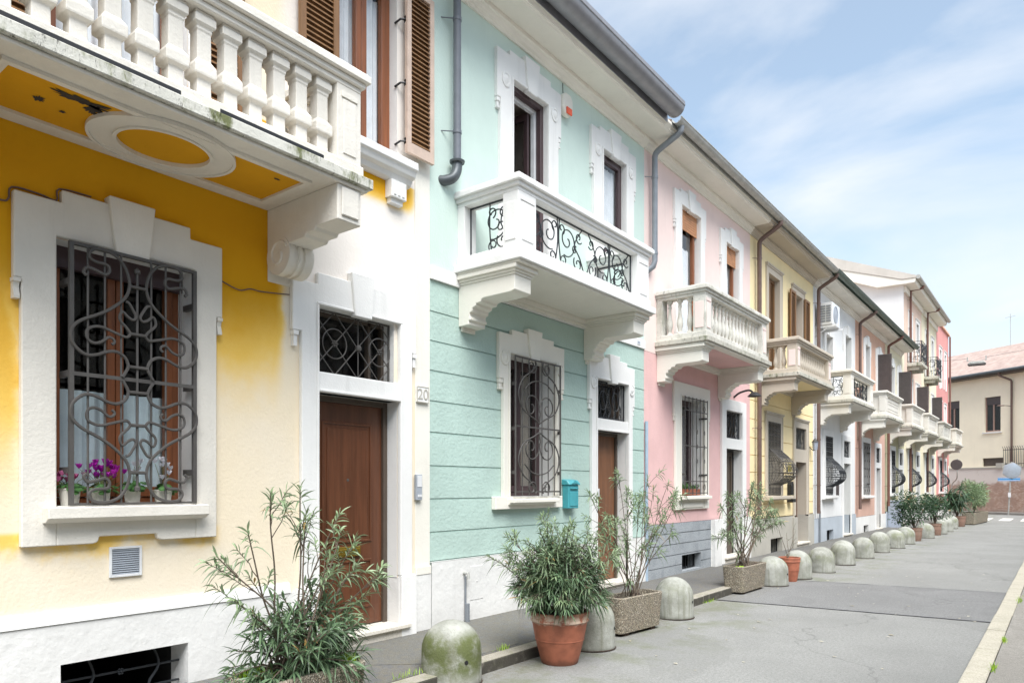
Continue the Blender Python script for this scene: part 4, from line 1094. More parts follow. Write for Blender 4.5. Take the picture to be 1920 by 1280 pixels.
    for k_ in range(12): m.prism([(.002, .978 + k_ * .0145), (.014, .972 + k_ * .0145), (.014, .975 + k_ * .0145), (.002, .986 + k_ * .0145)], 2.131, 2.309, 'y')
    m.build('slats', 'grey_pl', v)
h0()

# ================================================================== HOUSE 1 : mint
def h1():
    y0, y1 = Y[1], Y[2]
    r = house(1, y0, y1, 'mint green terraced house with a white balcony of curling ironwork')
    win = (6.385, 7.31, 1.45, 3.07); dr = (8.30, 9.17, .24, 2.33); tr = (8.30, 9.17, 2.49, 3.02)
    ud = (6.45, 7.14, 3.85, 6.19); uw = (8.46, 9.10, 4.74, 6.16)
    gz = [.81, 1.10, 1.433, 1.765, 2.10, 2.413, 2.717, 3.015, 3.31, 3.63]; rows = []
    for a, b in zip(gz[:-1], gz[1:]):
        rows += [(a, a + .006, -.006), (a + .006, a + .012, -.016), (a + .012, b - .004, 0), (b - .004, b, -.008)]
    lo = MB(); wall_holes(lo, y0, y1, rows, [win, (8.30, 9.17, .81, 2.33, 'b'), tr]); lo.build('lower_wall', ['mint_low', 'room', 'trim'], r)
    up = MB(); wall_holes(up, y0, y1, [(3.76, 6.9, .004)], [ud, uw]); up.build('upper_wall', ['mint_up', plain('dim_beige_room', '857A70', .9), 'trim'], r)
    p = MB(); wall_holes(p, y0, y1, [(-.05, .81, .03)], [(8.30, 9.17, .22, .81, 't')]); p.box(0, .03, y0, 8.3, .806, .8095); p.box(0, .03, 9.17, y1, .806, .8095); p.build('plinth', ['plinth_white', 'room', 'plinth_white'], r)
    g = MB(); g.box(.03, .034, 5.72, 5.93, .36, .72); g.box(.034, .038, 5.815, 5.845, .55, .565); g.build('meter_door', 'plinth_white', r, bevel=.002)
    s = MB(); s.box(0, .028, y0, y1, 3.63, 3.76); s.build('string_course', 'trim', r, bevel=.003)
    sp = MB(); sp.tube([(.06, 5.64, .12), (.06, 5.64, .34)], .028, 8); sp.tube([(.045, 5.63, .34), (.045, 5.63, .62)], .012, 6); sp.build('pipe_stub', 'pipe_g', r, smooth=True)
    tp = MB(); tp.tube([(.03, 5.62, .66), (.09, 5.62, .66), (.10, 5.62, .60)], .018, 8); tp.build('water_tap', 'zinc_l', r, smooth=True)
    w = window(r, *win, -.2, 'frame_plum', 2, plain('taupe_curtain', 'A0968C', .9), .98)
    surround(w, 6.385, 7.31, 1.45, 3.07, .19, .215, 'trim_cream', X=.05, sw=.08, roundel=True)
    f = MB(); f.box(0, .065, 6.11, 7.435, 1.31, 1.45); f.build('sill_block', 'trim_cream', w, bevel=.005)
    sill(w, 6.33, 7.25, 1.43, 'trim_cream', .15, .05)
    grille_hearts(w, 6.42, 7.33, 1.455, 3.05, .10)
    d = door(r, *dr, 'door_lt', panels=False, slot=False, fm='frame_dk')
    st = MB(); st.box(-.1598, -.155, 8.60, 8.70, 1.43, 1.54); st.build('notice', 'white_pl', d)
    surround(d, 8.30, 9.17, .24, 3.02, .19, .25, 'trim', X=.05, sw=.06, roundel=True, foot=.02)
    b = MB(); b.box(-.12, .047, 8.30, 9.17, 2.33, 2.49); b.box(.047, .058, 8.30, 9.17, 2.33, 2.355); b.build('transom_bar', 'trim', d, bevel=.003)
    t = transom(r, *tr, style=1, m='iron_dark', x=-.02)
    threshold(r, 8.22, 9.25, .24)
    fb = MB(); frame_box(fb, -.09, -.02, 6.45, 7.14, 3.85, 6.19, .06); u = fb.build('window', 'frame_plum', r, bevel=.004)
    ib = MB(); frame_box(ib, -.14, -.092, 6.50, 7.09, 3.9, 6.14, .05); ib.build('inner_frame', 'white_pl', u)
    # the leaf stands open into the room
    lf = MB(); lf.box(-.62, -.57, 6.98, 7.02, 3.9, 6.1); lf.box(-.20, -.15, 6.98, 7.02, 3.9, 6.1); lf.box(-.57, -.2, 6.98, 7.02, 3.9, 4.0); lf.box(-.57, -.2, 6.98, 7.02, 6.02, 6.1); lf.build('open_leaf', 'frame_plum', u); gp = MB(); gp.box(-.57, -.2, 6.995, 7.003, 4.0, 6.02); gp.build('pane', 'glass', u)
    surround(u, 6.45, 7.14, 3.93, 6.19, .29, .25, 'trim', X=.05, sw=.06, roundel=True)
    u2 = window(r, *uw, -.03, 'frame_plum', 1, 'curtain_w', .98)
    surround(u2, 8.46, 9.10, 4.74, 6.16, .30, .22, 'trim', X=.05, sw=.06, roundel=True, foot=3.95)
    balcony(r, 5.49, 8.38, 3.744, 'iron', 'trim', 'trim', 'trim_cream', D=.87, H=.855, brw=.27, post_m='trim')
    gx, gz_ = eave(r, y0, 9.60, 6.65, .38, 'trim_cream', 'zinc', .135, True)
    e2 = MB(); e2.prism([(0, 6.65), (.10, 6.75), (.10, 6.795), (.38, 6.796), (.45, 6.875), (.45, 6.91), (0, 6.91)], 9.60, y1, 'y'); e2.build('eave', 'trim_cream', r)
    downpipe(r, 5.44, 6.66, 4.87, plain('dark_grey_downpipe', '6C7077', .45), .10, True, .56, 6.9, .040)
    el = MB(); el.lathe([(.075, 0), (.08, .02), (.05, .03)], .10, 5.44, 4.86, 14)
    el.tube(cr_spline([(.10, 5.44, 4.88), (.10, 5.43, 4.78), (.085, 5.39, 4.70), (.03, 5.34, 4.67), (-.03, 5.30, 4.67)], 5), .052, 14); el.build('downpipe_elbow', 'zinc_d', r, smooth=True)
    body(r, y0, y1, 6.9, 'mint_up')
    wi = MB(); wi.tube([(.01, 7.52, 6.64), (.01, 7.53, 6.45)], .004, 4); wi.build('cable', 'black', r)
    # fixtures
    a = thing('alarm_siren', (0, 7.53, 6.33), 'cream burglar alarm siren with an orange lens, under the eaves of the mint house', 'alarm siren')
    m = MB(); m.prism([(7.43, 6.30), (7.43, 6.44), (7.48, 6.49), (7.60, 6.49), (7.65, 6.44), (7.65, 6.30), (7.60, 6.22), (7.48, 6.22)], .005, .085); m.build('casing', 'trim_cream', a, bevel=.02, seg=2)
    m = MB(); m.box(.0855, .105, 7.48, 7.60, 6.225, 6.31); m.build('lens', 'orange_pl', a, bevel=.01, seg=2)
    l = thing('mailbox', (0, 7.6, 1.46), 'teal metal mailbox hung beside the chestnut door of the mint house', 'mailbox')
    m = MB(); m.box(.001, .10, 7.52, 7.75, 1.29, 1.585); m.prism([(.001, 1.585), (.12, 1.585), (.12, 1.60), (.08, 1.645), (.001, 1.66)], 7.505, 7.765, 'y'); mbx = m.build('box', 'teal', l, bevel=.008)
    m = MB(); m.box(.101, .108, 7.54, 7.73, 1.32, 1.50); m.box(.101, .120, 7.55, 7.72, 1.535, 1.55); m.prism([(7.55, 1.602), (7.635, 1.65), (7.72, 1.602)], .121, .126); m.build('flap', 'teal', l, bevel=.003)
    n = thing('street_number_plate', (0, 9.55, 3.70), 'tiny blue and white plate at the right end of the mint house string course', 'plate')
    m = MB(); m.box(.0285, .034, 9.47, 9.57, 3.665, 3.73); m.build('plate', 'white_pl', n)
    m = MB(); m.box(.0342, .0355, 9.485, 9.555, 3.68, 3.715); m.build('plate_field', 'cabinet', n)
h1()

# ================================================================== HOUSE 2 : pink
def h2():
    y0, y1 = Y[2], Y[3]
    r = house(2, y0, y1, 'pink terraced house with a white baluster balcony and grey granite base')
    win = (10.98, 11.93, 1.42, 3.06); dr = (12.96, 13.80, .27, 2.28); tr = (12.96, 13.80, 2.48, 3.0)
    ud = (10.98, 11.75, 3.85, 6.19); uw = (12.94, 13.60, 4.7, 6.11)
    lo = MB(); wall_holes(lo, y0, y1, [(.98, 3.62, 0)], [win, (12.96, 13.80, .98, 2.28, 'b'), tr]); lo.build('lower_wall', ['pink_low', 'room', 'trim'], r)
    up = MB(); wall_holes(up, y0, y1, [(3.62, 6.9, .003)], [ud, uw]); up.build('upper_wall', ['pink_up', 'room', 'trim'], r)
    rows = []
    zz = [-.05, .12, .29, .46, .635, .81, .98]
    for a, b in zip(zz[:-1], zz[1:]): rows += [(a, a + .012, .01), (a + .012, b, .035)]
    p = MB(); wall_holes(p, y0, 12.25, rows, [(11.02, 11.80, .18, .44)]); p.build('granite_base', ['granite', 'room', 'granite'], r)
    p = MB(); wall_holes(p, 12.25, y1, [(-.05, .98, .03)], [(12.96, 13.80, .25, .98, 't')]); p.box(.03, .10, 12.28, 12.60, 0, .98); p.box(.03, .115, 12.26, 12.62, .66, .70); p.build('plinth', ['plinth_white', 'room', 'plinth_white'], r)
    cellar(r, 11.02, 11.80, .18, .44)
    lp = MB(); lp.tube([(.035, 9.76, .12), (.035, 9.76, 2.55)], .024, 10); lp.build('riser_pipe', plain('pale_blue_pipe', '9DAFC0', .5), r, smooth=True)
    w = window(r, *win, -.2, 'frame_plum', 2, plain('grey_blind_fabric', '7E797B', .9), .98)
    surround(w, 10.98, 11.93, 1.42, 3.06, .26, .22, 'trim_cream', X=.045, key=False, sw=.05, foot=1.19)
    f = MB(); f.box(0, .04, 10.98, 11.93, 1.19, 1.36); f.box(.04, .055, 11.05, 11.86, 1.22, 1.30); f.build('apron', 'trim_cream', w, bevel=.004)
    for yy in (10.78, 11.98): pass
    sill(w, 10.86, 12.05, 1.42, 'trim_cream', .14, .06)
    grille_bars(w, 11.0, 11.93, 1.43, 3.06, .10, 'iron')
    d = door(r, *dr, 'frame_dk', panels=False, slot=False, glazed=True, fm='black')
    plain_surround(d, 12.96, 13.80, .27, 3.0, .21, 'trim', .05, foot=.02, cap=False)
    b = MB(); b.box(-.12, .047, 12.96, 13.80, 2.28, 2.48); b.build('transom_bar', 'trim', d, bevel=.003)
    transom(r, *tr, style=1, m='iron_dark', x=-.02); threshold(r, 12.86, 13.90, .27)
    u = window(r, *ud, -.06, 'frame_br', 1, 'curtain_w', .8)
    bl = MB(); [bl.box(-.035, -.02, 10.98, 11.75, 5.86 + k * .042, 5.897 + k * .042) for k in range(8)]; bl.build('roller_blind', 'blind', u)
    surround(u, 10.98, 11.75, 3.93, 6.19, .25, .2, 'trim', X=.05, key=True, sw=.05)
    u = window(r, *uw, -.06, 'frame_br', 1, 'curtain_w', .8)
    bl = MB(); [bl.box(-.035, -.02, 12.94, 13.60, 5.78 + k * .042, 5.817 + k * .042) for k in range(8)]; bl.build('roller_blind', 'blind', u)
    surround(u, 12.94, 13.60, 4.7, 6.11, .25, .2, 'trim', X=.05, key=True, sw=.05, foot=3.95)
    balcony(r, 10.09, 12.98, 3.70, 'turned', 'slab2', 'rail_old', 'trim_cream', D=.87, H=.87, soff_m='pink_low', brw=.26, post_m='rail_old', face_m='pink_up')
    gx, gz = eave(r, y0, y1, 6.65, .38, 'trim_cream', 'zinc_l', .075)
    downpipe(r, 9.90, 6.58, 4.86, 'pipe_g', .10, True, gx, gz, .045, True)
    body(r, y0, y1, 6.9, 'pink_up')
    l = thing('wall_lamp', (0, 13.55, 3.33), 'dark swan-necked lamp under the pink house balcony, above the doorway', 'wall lamp')
    m = MB(); m.tube(cr_spline([(.0, 13.45, 3.28), (.12, 13.45, 3.36), (.28, 13.5, 3.40), (.36, 13.5, 3.34)], 4), .02, 6); m.build('arm', 'black', l, smooth=True)
    m = MB(); m.lathe([(.02, .08), (.06, .07), (.13, .0), (.12, -.01), (.0, .04)], .38, 13.5, 3.28, 14); m.build('lamp_shade', 'black', l, smooth=True)
h2()

# ================================================================== HOUSE 3 : warm yellow with taupe trim
def h3():
    y0, y1 = Y[3], Y[4]
    r = house(3, y0, y1, 'warm yellow terraced house with taupe trim and grooved ground floor')
    win = (15.40, 16.22, 1.38, 2.97); dr = (17.40, 18.26, .25, 2.16); tr = (17.40, 18.26, 2.47, 2.97)
    ud = (15.44, 16.20, 3.85, 6.14); uw = (17.25, 17.95, 4.7, 6.10)
    gz = [.90, 1.20, 1.52, 1.86, 2.21, 2.56, 2.94, 3.32, 3.69]; rows = []
    for a, b in zip(gz[:-1], gz[1:]): rows += [(a, a + .016, -.018), (a + .016, b, 0)]
    lo = MB(); wall_holes(lo, y0, y1, rows, [win, (17.40, 18.26, .90, 2.16, 'b'), tr]); lo.build('lower_wall', ['yellow2', 'room', 'trim_taupe'], r)
    up = MB(); wall_holes(up, y0, y1, [(3.69, 6.9, .003)], [ud, uw]); up.build('upper_wall', ['yellow2', 'room', 'trim_taupe'], r)
    p = MB(); wall_holes(p, y0, y1, [(-.05, .90, .03)], [(15.55, 16.35, .12, .45), (17.40, 18.26, .23, .90, 't')]); p.box(.03, .07, 17.1, 17.4, 0, .86); p.box(.03, .07, 18.26, 18.56, 0, .86); p.build('plinth', ['greyplinth', 'room', 'greyplinth'], r, bevel=0)
    cellar(r, 15.55, 16.35, .12, .45)
    w = window(r, *win, -.2, 'shut_g', 2, None); plain_surround(w, 15.40, 16.22, 1.38, 2.97, .17, 'trim_taupe', .03)
    sill(w, 15.1, 16.55, 1.38, 'trim_taupe', .22, .07); grille_belly(w, 15.42, 16.2, 1.40, 2.97, .04, 'iron', .36)
    d = door(r, *dr, 'door_br', panels=False, slot=False, fm='door_br', x=-.22); plain_surround(d, 17.40, 18.26, .25, 2.97, .19, 'trim_taupe', .03, foot=.86)
    b = MB(); b.box(-.12, .025, 17.40, 18.26, 2.16, 2.47); b.build('transom_bar', 'trim_taupe', d)
    transom(r, *tr, style=1, m='iron', x=-.02, fm='shut_g'); threshold(r, 17.32, 18.34, .25)
    u = window(r, *ud, -.18, 'shut', 2, None); shutter(u, 15.46, 15.80, 3.9, 6.12, -.12, 'shut'); shutter(u, 15.82, 16.18, 3.9, 6.12, -.12, 'shut')
    plain_surround(u, 15.44, 16.20, 3.93, 6.14, .16, 'trim_taupe', .03)
    u = window(r, *uw, -.16, 'frame_br', 2, 'curtain_w', .9); plain_surround(u, 17.25, 17.95, 4.7, 6.10, .16, 'trim_taupe', .03)
    shutter(u, 16.82, 17.22, 4.6, 6.10, .05, 'shut'); shutter(u, 17.98, 18.38, 4.6, 6.10, .05, 'shut')
    balcony(r, 14.70, 17.45, 3.76, 'turned', 'slab2', 'trim_taupe', 'trim_taupe', D=.87, H=.80, soff_m='yellow2', brw=.26, post_m='trim_taupe', face_m='pink_up')
    gx, gz_ = eave(r, y0, y1, 6.65, .38, 'trim_taupe', 'zinc_l', .075)
    downpipe(r, 14.62, 6.55, 1.0, 'pipe_b', .10, True, gx, gz_, .045)
    body(r, y0, y1, 6.9, 'yellow2')
    l = thing('wall_lantern', (0, 18.6, 2.66), 'small dark wall lantern between the yellow and white houses', 'wall lantern')
    m = MB(); m.lathe([(.05, -.12), (.075, .08)], .14, 18.6, 2.60, 6); m.build('glass_body', 'cabinet', l)
    m = MB(); m.lathe([(.09, 0), (.02, .07), (.01, .10)], .14, 18.6, 2.68, 6); m.tube([(.0, 18.6, 2.56), (.10, 18.6, 2.47), (.14, 18.6, 2.48)], .01, 5); m.build('cap', 'black', l)
    e = thing('letterbox_plate', (0, 16.9, 1.5), 'black arched letterbox on the yellow wall right of the bellied grille', 'letterbox')
    m = MB(); m.prism([(16.80, 1.38), (16.98, 1.38), (16.98, 1.62), (16.95, 1.68), (16.89, 1.70), (16.83, 1.68), (16.80, 1.62)], .001, .10); m.box(.001, .14, 16.78, 17.0, 1.22, 1.30); m.build('box', 'black', e, bevel=.005)
    e = thing('sticker', (0, 16.95, 2.0), 'bright yellow notice stuck on the yellow wall beside the doorway', 'notice')
    m = MB(); m.box(.001, .006, 16.86, 17.10, 1.93, 2.12); m.build('sheet', 'yellow_s', e)
h3()

# ================================================================== HOUSE 4 : white with air conditioner
def simple_house(i, y0, y1, label, low, upm, plm, zp, win, dr, tr, ud, uw, trim, gm, eavem, bal, pipe_y=None, pipe_m='pipe_b', ztop=6.9, ev=True, style='surround', gstyle='belly', frame='frame_plum', dm='frame_dk', zband=3.65, shut_u=None, gut_y1=None, split=True, cell=None):
    r = house(i, y0, y1, label)
    lo = MB(); wall_holes(lo, y0, y1, [(zp, zband, 0)], [win, (dr[0], dr[1], zp, dr[3], 'b'), tr]); lo.build('lower_wall', [low, 'room', trim], r)
    holes = [h for h in (ud, uw) if h]
    up = MB(); wall_holes(up, y0, y1, [(zband, 6.9, .003)], holes); up.build('upper_wall', [upm, 'room', 'trim'], r)
    p = MB(); hs = [dr[:2] + (dr[2] - .02, zp, 't')] + ([cell] if cell else []); wall_holes(p, y0, y1, [(-.05, zp, .03)], hs); p.build('plinth', [plm, 'room', plm], r)
    if cell: cellar(r, *cell)
    w = window(r, *win, -.2, frame, 2, None)
    surround(w, win[0], win[1], win[2], win[3], .17, .17, trim, X=.04, sw=.04, key=style == 'key')
    sill(w, win[0] - .22, win[1] + .22, win[2], trim, .15, .08)
    (grille_belly if gstyle == 'belly' else grille_bars)(w, win[0] + .03, win[1] - .02, win[2] + .02, win[3], .05, 'iron_dark' if gstyle == 'belly' else 'iron')
    d = door(r, *dr, dm, panels=False, slot=False, fm=dm, x=-.22); plain_surround(d, dr[0], dr[1], dr[2], tr[3], .16, trim, .04, foot=.02, cap=False)
    b = MB(); b.box(-.12, .036, dr[0], dr[1], dr[3], tr[2]); b.build('transom_bar', trim, d)
    transom(r, *tr, style=1, m='iron_dark', x=-.02, fm=dm); threshold(r, dr[0] - .08, dr[1] + .08, dr[2])
    for k, hh in enumerate((ud, uw)):
        if not hh: continue
        u = window(r, *hh, -.14, frame, 2, 'curtain_w' if k else None)
        surround(u, hh[0], hh[1], hh[2] + .08, hh[3], .2, .18, trim, X=.045, sw=.05, key=True, foot=3.95)
        if shut_u and shut_u[k]:
            m_, sides = shut_u[k]; wd = (hh[1] - hh[0]) / 2
            if 'l' in sides: shutter(u, 0, 0, hh[2] + .05, hh[3] - .02, .05, m_, swing=(hh[0] - .02, .42))
            if 'r' in sides: shutter(u, 0, 0, hh[2] + .05, hh[3] - .02, .05, m_, swing=(hh[1] + .0, .42))
            if 'c' in sides: shutter(u, hh[0] + .02, hh[1] - .02, hh[2] + .03, hh[3] - .02, -.12, m_)
            if 'L' in sides: shutter(u, hh[0] - wd - .06, hh[0] - .04, hh[2] + .03, hh[3] - .02, .055, m_)
    balcony(r, *bal)
    if ev:
        gx, gz_ = eave(r, y0, gut_y1 or y1, 6.65, .38, eavem, gm, .085)
        if pipe_y: downpipe(r, pipe_y, 6.55, .9, pipe_m, .10, True, gx, gz_, .045)
        body(r, y0, y1, 6.9, upm)
    return r
def bal(y0, y1, Z, style, *a): return (y0, y1, Z, style) + a
r4 = simple_house(4, Y[4], Y[5], 'white terraced house with an air conditioner and a solid-ended balcony', 'white_w', 'white_w', 'bluegrey', .76,
    (19.98, 20.72, 1.35, 2.92), (22.02, 22.80, .22, 2.25), (22.02, 22.80, 2.43, 2.90), (20.05, 20.72, 3.85, 5.62), (22.15, 22.85, 4.6, 5.95), 'trim', 'zinc_g', 'trim_old',
    (19.30, 22.03, 3.68, 'iron', 'slab2', 'trim_old', 'trim_old'), 19.08, 'pipe_b', frame='frame_dk', dm='shut_g', shut_u=(None, ('shut_g', 'c')), cell=(20.15, 20.85, .12, .42))
simple_house(5, Y[5], Y[6], 'terracotta orange terraced house with white trim and plum shutters', 'orange_low', 'orange', 'plinth_white', .65,
    (24.45, 25.45, 1.31, 2.98), (26.50, 27.20, .19, 2.22), (26.50, 27.20, 2.40, 2.90), (24.80, 25.45, 3.85, 6.10), (26.65, 27.40, 4.5, 6.05), 'trim', 'zinc_g', 'trim_old',
    (23.75, 26.50, 3.62, 'solid', 'slab2', 'trim_old', 'trim_cream'), 23.75, 'pipe_b', gstyle='bars', shut_u=(None, ('shut_dk', 'l')), cell=(24.6, 25.3, .12, .36))
simple_house(6, Y[6], 31.95, 'narrow terraced house of greenish stone blocks with a white panelled balcony', 'greenstone', 'cream', 'bluegrey', .70,
    (29.10, 29.85, 1.35, 2.92), (30.85, 31.55, .19, 2.25), (30.85, 31.55, 2.42, 2.90), (29.05, 29.7, 3.85, 6.0), (30.5, 31.1, 4.5, 5.95), 'trim', 'zinc_g', 'trim_old',
    (28.45, 31.1, 3.65, 'solid', 'slab2', 'trim_old', 'trim_old'), 28.25, 'pipe_c', shut_u=(None, ('shut_dk', 'l')), gut_y1=31.4)

# air conditioner
ac = thing('air_conditioner', (0, 18.95, 5.55), 'white air conditioner unit on a wall bracket beside a brown downpipe', 'air conditioner')
m = MB(); m.box(.08, .42, 19.12, 19.86, 5.66, 6.22); m.build('casing', 'white_pl', ac, bevel=.015, seg=2)
m = MB()
for k in range(7):
    m.box(.13, .25, 19.105, 19.118, 5.74 + k * .062, 5.775 + k * .062); m.box(.27, .38, 19.105, 19.118, 5.74 + k * .062, 5.775 + k * .062)
m.build('side_vent', 'pipe_g', ac)
m = MB(); m.lathe([(.22, 0), (.22, .012), (.2, .012), (.2, .004), (.03, .004), (.0, .012)], 0, 0, 0, 24); m.v = [(.42 + v[2], 19.42 + v[0], 5.94 + v[1]) for v in m.v]; m.build('fan_grille', 'grey_pl', ac, smooth=True)
m = MB(); m.box(.0, .5, 19.14, 19.18, 5.60, 5.655); m.box(.0, .5, 19.78, 19.82, 5.60, 5.655); m.tube([(0, 19.16, 5.4), (.3, 19.16, 5.6)], .012, 5); m.build('wall_bracket', 'white_pl', ac)
ba = thing('balcony_intercom', (0, 21.3, 1.6), 'dark narrow intercom right of the bellied grille on the white house', 'intercom')
m = MB(); m.box(.001, .05, 21.25, 21.40, 1.30, 1.72); m.build('casing', 'shut_dk', ba, bevel=.006)

# ================================================================== three-storey block and red corner house
def tall(i, y0, y1, label, lowm, upm, ztop, name='apartment_building', base='plinth_white', trimc='trim', bcol='iron_dark', roof=True, gables=()):
    r = house(i, y0, y1, label, name, None)
    n = max(1, int(round((y1 - y0) / 4.6)))
    wins, doors, trs, ups = [], [], [], []
    for k in range(n):
        a = y0 + k * (y1 - y0) / n
        wins.append((a + 1.0, a + 1.8, 1.35, 2.95)); doors.append((a + 2.95, a + 3.7, .2, 2.25)); trs.append((a + 2.95, a + 3.7, 2.45, 2.95))
        for zz in ((3.85, 5.85), (6.65, 8.6)):
            ups.append((a + 1.05, a + 1.75, zz[0], zz[1])); ups.append((a + 2.9, a + 3.55, zz[0] + (.7 if zz[0] < 5 else .7), zz[1]))
    lo = MB(); wall_holes(lo, y0, y1, [(.7, 3.65, 0)], wins + [(d[0], d[1], .7, d[3], 'b') for d in doors] + trs); lo.build('lower_wall', [lowm, 'room', trimc], r)
    up = MB(); wall_holes(up, y0, y1, [(3.65, ztop, .003)], ups); up.build('upper_wall', [upm, 'room', 'trim'], r)
    p = MB(); wall_holes(p, y0, y1, [(-.05, .7, .03)], [(d[0], d[1], d[2] - .02, .7, 't') for d in doors]); p.build('plinth', [base, 'room', base], r)
    for q in wins:
        w = window(r, *q, -.2, 'frame_dk', 2, None); surround(w, *q, .16, .16, trimc, X=.04, sw=.04, key=False); sill(w, q[0] - .2, q[1] + .2, q[2], trimc, .14, .08)
        grille_belly(w, q[0] + .03, q[1] - .02, q[2] + .02, q[3], .05, 'iron_dark', .34, 7)
    for q, t in zip(doors, trs):
        d = door(r, *q, 'frame_dk', panels=False, slot=False, x=-.2); plain_surround(d, q[0], q[1], q[2], t[3], .16, trimc, .04, foot=.02, cap=False)
        b = MB(); b.box(-.12, .036, q[0], q[1], q[3], t[2]); b.build('transom_bar', trimc, d); transom(r, *t, style=1, m='iron_dark')
    for k, q in enumerate(ups):
        u = window(r, *q, -.12, 'frame_br' if k % 3 else 'frame_dk', 2, 'curtain_w' if k % 2 else None)
        plain_surround(u, q[0], q[1], q[2] + .06, q[3], .16, trimc, .035, foot=(3.92 if q[2] < 5 else 6.72) if k % 2 else None)
        if k % 4 == 1 and i != 9: shutter(u, 0, 0, q[2] + .03, q[3], .05, 'shut_dk', swing=(q[0] - .02, .42))
    for k in range(n):
        a = y0 + k * (y1 - y0) / n
        balcony(r, a + .35, a + 3.1, 3.65, 'solid' if k % 2 == 0 else 'turned', 'slab2', 'trim_old' if i != 8 else 'rail_old', 'trim_old')
        # upper iron balcony
        mb = MB(); mb.box(0, .55, a + .7, a + 2.1, 6.45, 6.58); mb.box(0, .42, a + .8, a + .95, 6.3, 6.45); mb.box(0, .42, a + 1.85, a + 2.0, 6.3, 6.45)
        if roof: b = mb.build('upper_balcony', 'slab2', r, bevel=.01); iron_panel(b, a + .73, a + 2.07, 6.6, 7.45, .52, 'y', 2, bcol); iron_panel(b, .02, .5, 6.6, 7.45, a + .74, 'x', 1, bcol); iron_panel(b, .02, .5, 6.6, 7.45, a + 2.06, 'x', 1, bcol)
    s = MB(); s.box(0, .04, y0, y1, 3.65, 3.78); s.build('string_course', trimc, r)
    return r
def tall_roof(r, y0, y1, z, m='trim_cream', over=.42):
    e = MB(); e.box(0, .08, y0, y1, z - .25, z - .02); e.build('cornice', m, r)
    e = MB(); e.prism([(0, z), (over, z), (over + .03, z + .05), (over + .05, z + .17), (0, z + .17)], y0 - .35, y1, 'y')
    e.prism([(0, z), (-.9, z + .02), (-5.5, z + 1.95), (-5.5, z + 2.1), (0, z + .17)], y0 - .35, y0 + .02, 'y'); e.build('eave', m, r)
    g = MB(); g.tube([(over + .13, y0 - .35, z + .2), (over + .13, y1, z + .2)], .085, 10); g.build('gutter', 'zinc_l', r, smooth=True)
    q = MB(); q.prism([(over + .06, z + .175), (over + .08, z + .25), (-5.5, z + 2.75), (-5.5, z + 2.1), (0, z + .18)], y0 - .38, y1, 'y'); q.build('roof', stucco('pale_roof_sheet', 'C5BFB6', .3, 30, .1, .1), r)
r7 = tall(7, 31.95, 36.4, 'taller rosy beige apartment building whose bare white gable rises over the low houses', 'cream', 'beige', 9.55)
tall_roof(r7, 31.95, 36.4, 9.55)
g = MB(); g.prism([(-.002, 6.6), (-.002, 9.55), (-5.5, 11.7), (-5.5, 6.6)], 31.90, 31.949, 'y'); g.build('gable_wall', 'gable', r7)
g = MB(); g.box(-5.5, -5.3, 31.96, 36.39, 0, 11.5); g.box(-5.3, -.02, 36.25, 36.39, 0, 9.5); g.build('side_wall', 'beige', r7)
downpipe(r7, 32.9, 9.5, .9, 'pipe_c', .10, True, .55, 9.75, .045)
r8 = tall(8, 36.4, 41.1, 'cream three-storey apartment building between the rosy beige and the red ones', 'cream', 'cream', 9.55)
tall_roof(r8, 36.75, 41.1, 9.55); downpipe(r8, 37.5, 9.5, .9, 'pipe_c', .10, True, .55, 9.75, .045)
g = MB(); g.box(-5.5, -5.3, 36.41, 41.09, 0, 11.5); g.box(-5.3, -.02, 40.9, 41.09, 0, 9.5); g.build('side_wall', 'cream', r8)
r9 = tall(9, 41.1, 45.8, 'salmon red corner building with white window surrounds at the end of the row', 'red', 'red', 9.85, roof=False)
g = MB(); g.box(-8, -.02, 45.62, 45.8, 0, 9.84); g.box(-8, -7.8, 41.11, 45.62, 0, 9.84); g.box(-7.8, -.02, 41.12, 41.3, 6.0, 9.84); g.build('side_wall', 'red', r9)
g = MB(); g.box(-8.05, .09, 41.1, 45.88, 9.85, 9.95); g.build('cornice', 'orange', r9)
g = MB(); g.box(0, .03, 45.45, 45.79, .7, 3.64); g.build('pilaster', 'red', r9)
g = MB(); g.box(.03, .036, 45.46, 45.78, 2.3, 2.75); g.build('white_band', 'trim', r9)
pm = MB(); pm.tube([(.1, 45.7, 3.8), (.1, 45.7, 9.8)], .045, 8); pm.build('downpipe', 'pipe_c', r9, smooth=True)

# ================================================================== far building across the junction
FO = Vector((3.208, 51.069, 0)); fd = Vector((-.835, .551, 0)); frz = math.atan2(fd.y, fd.x)
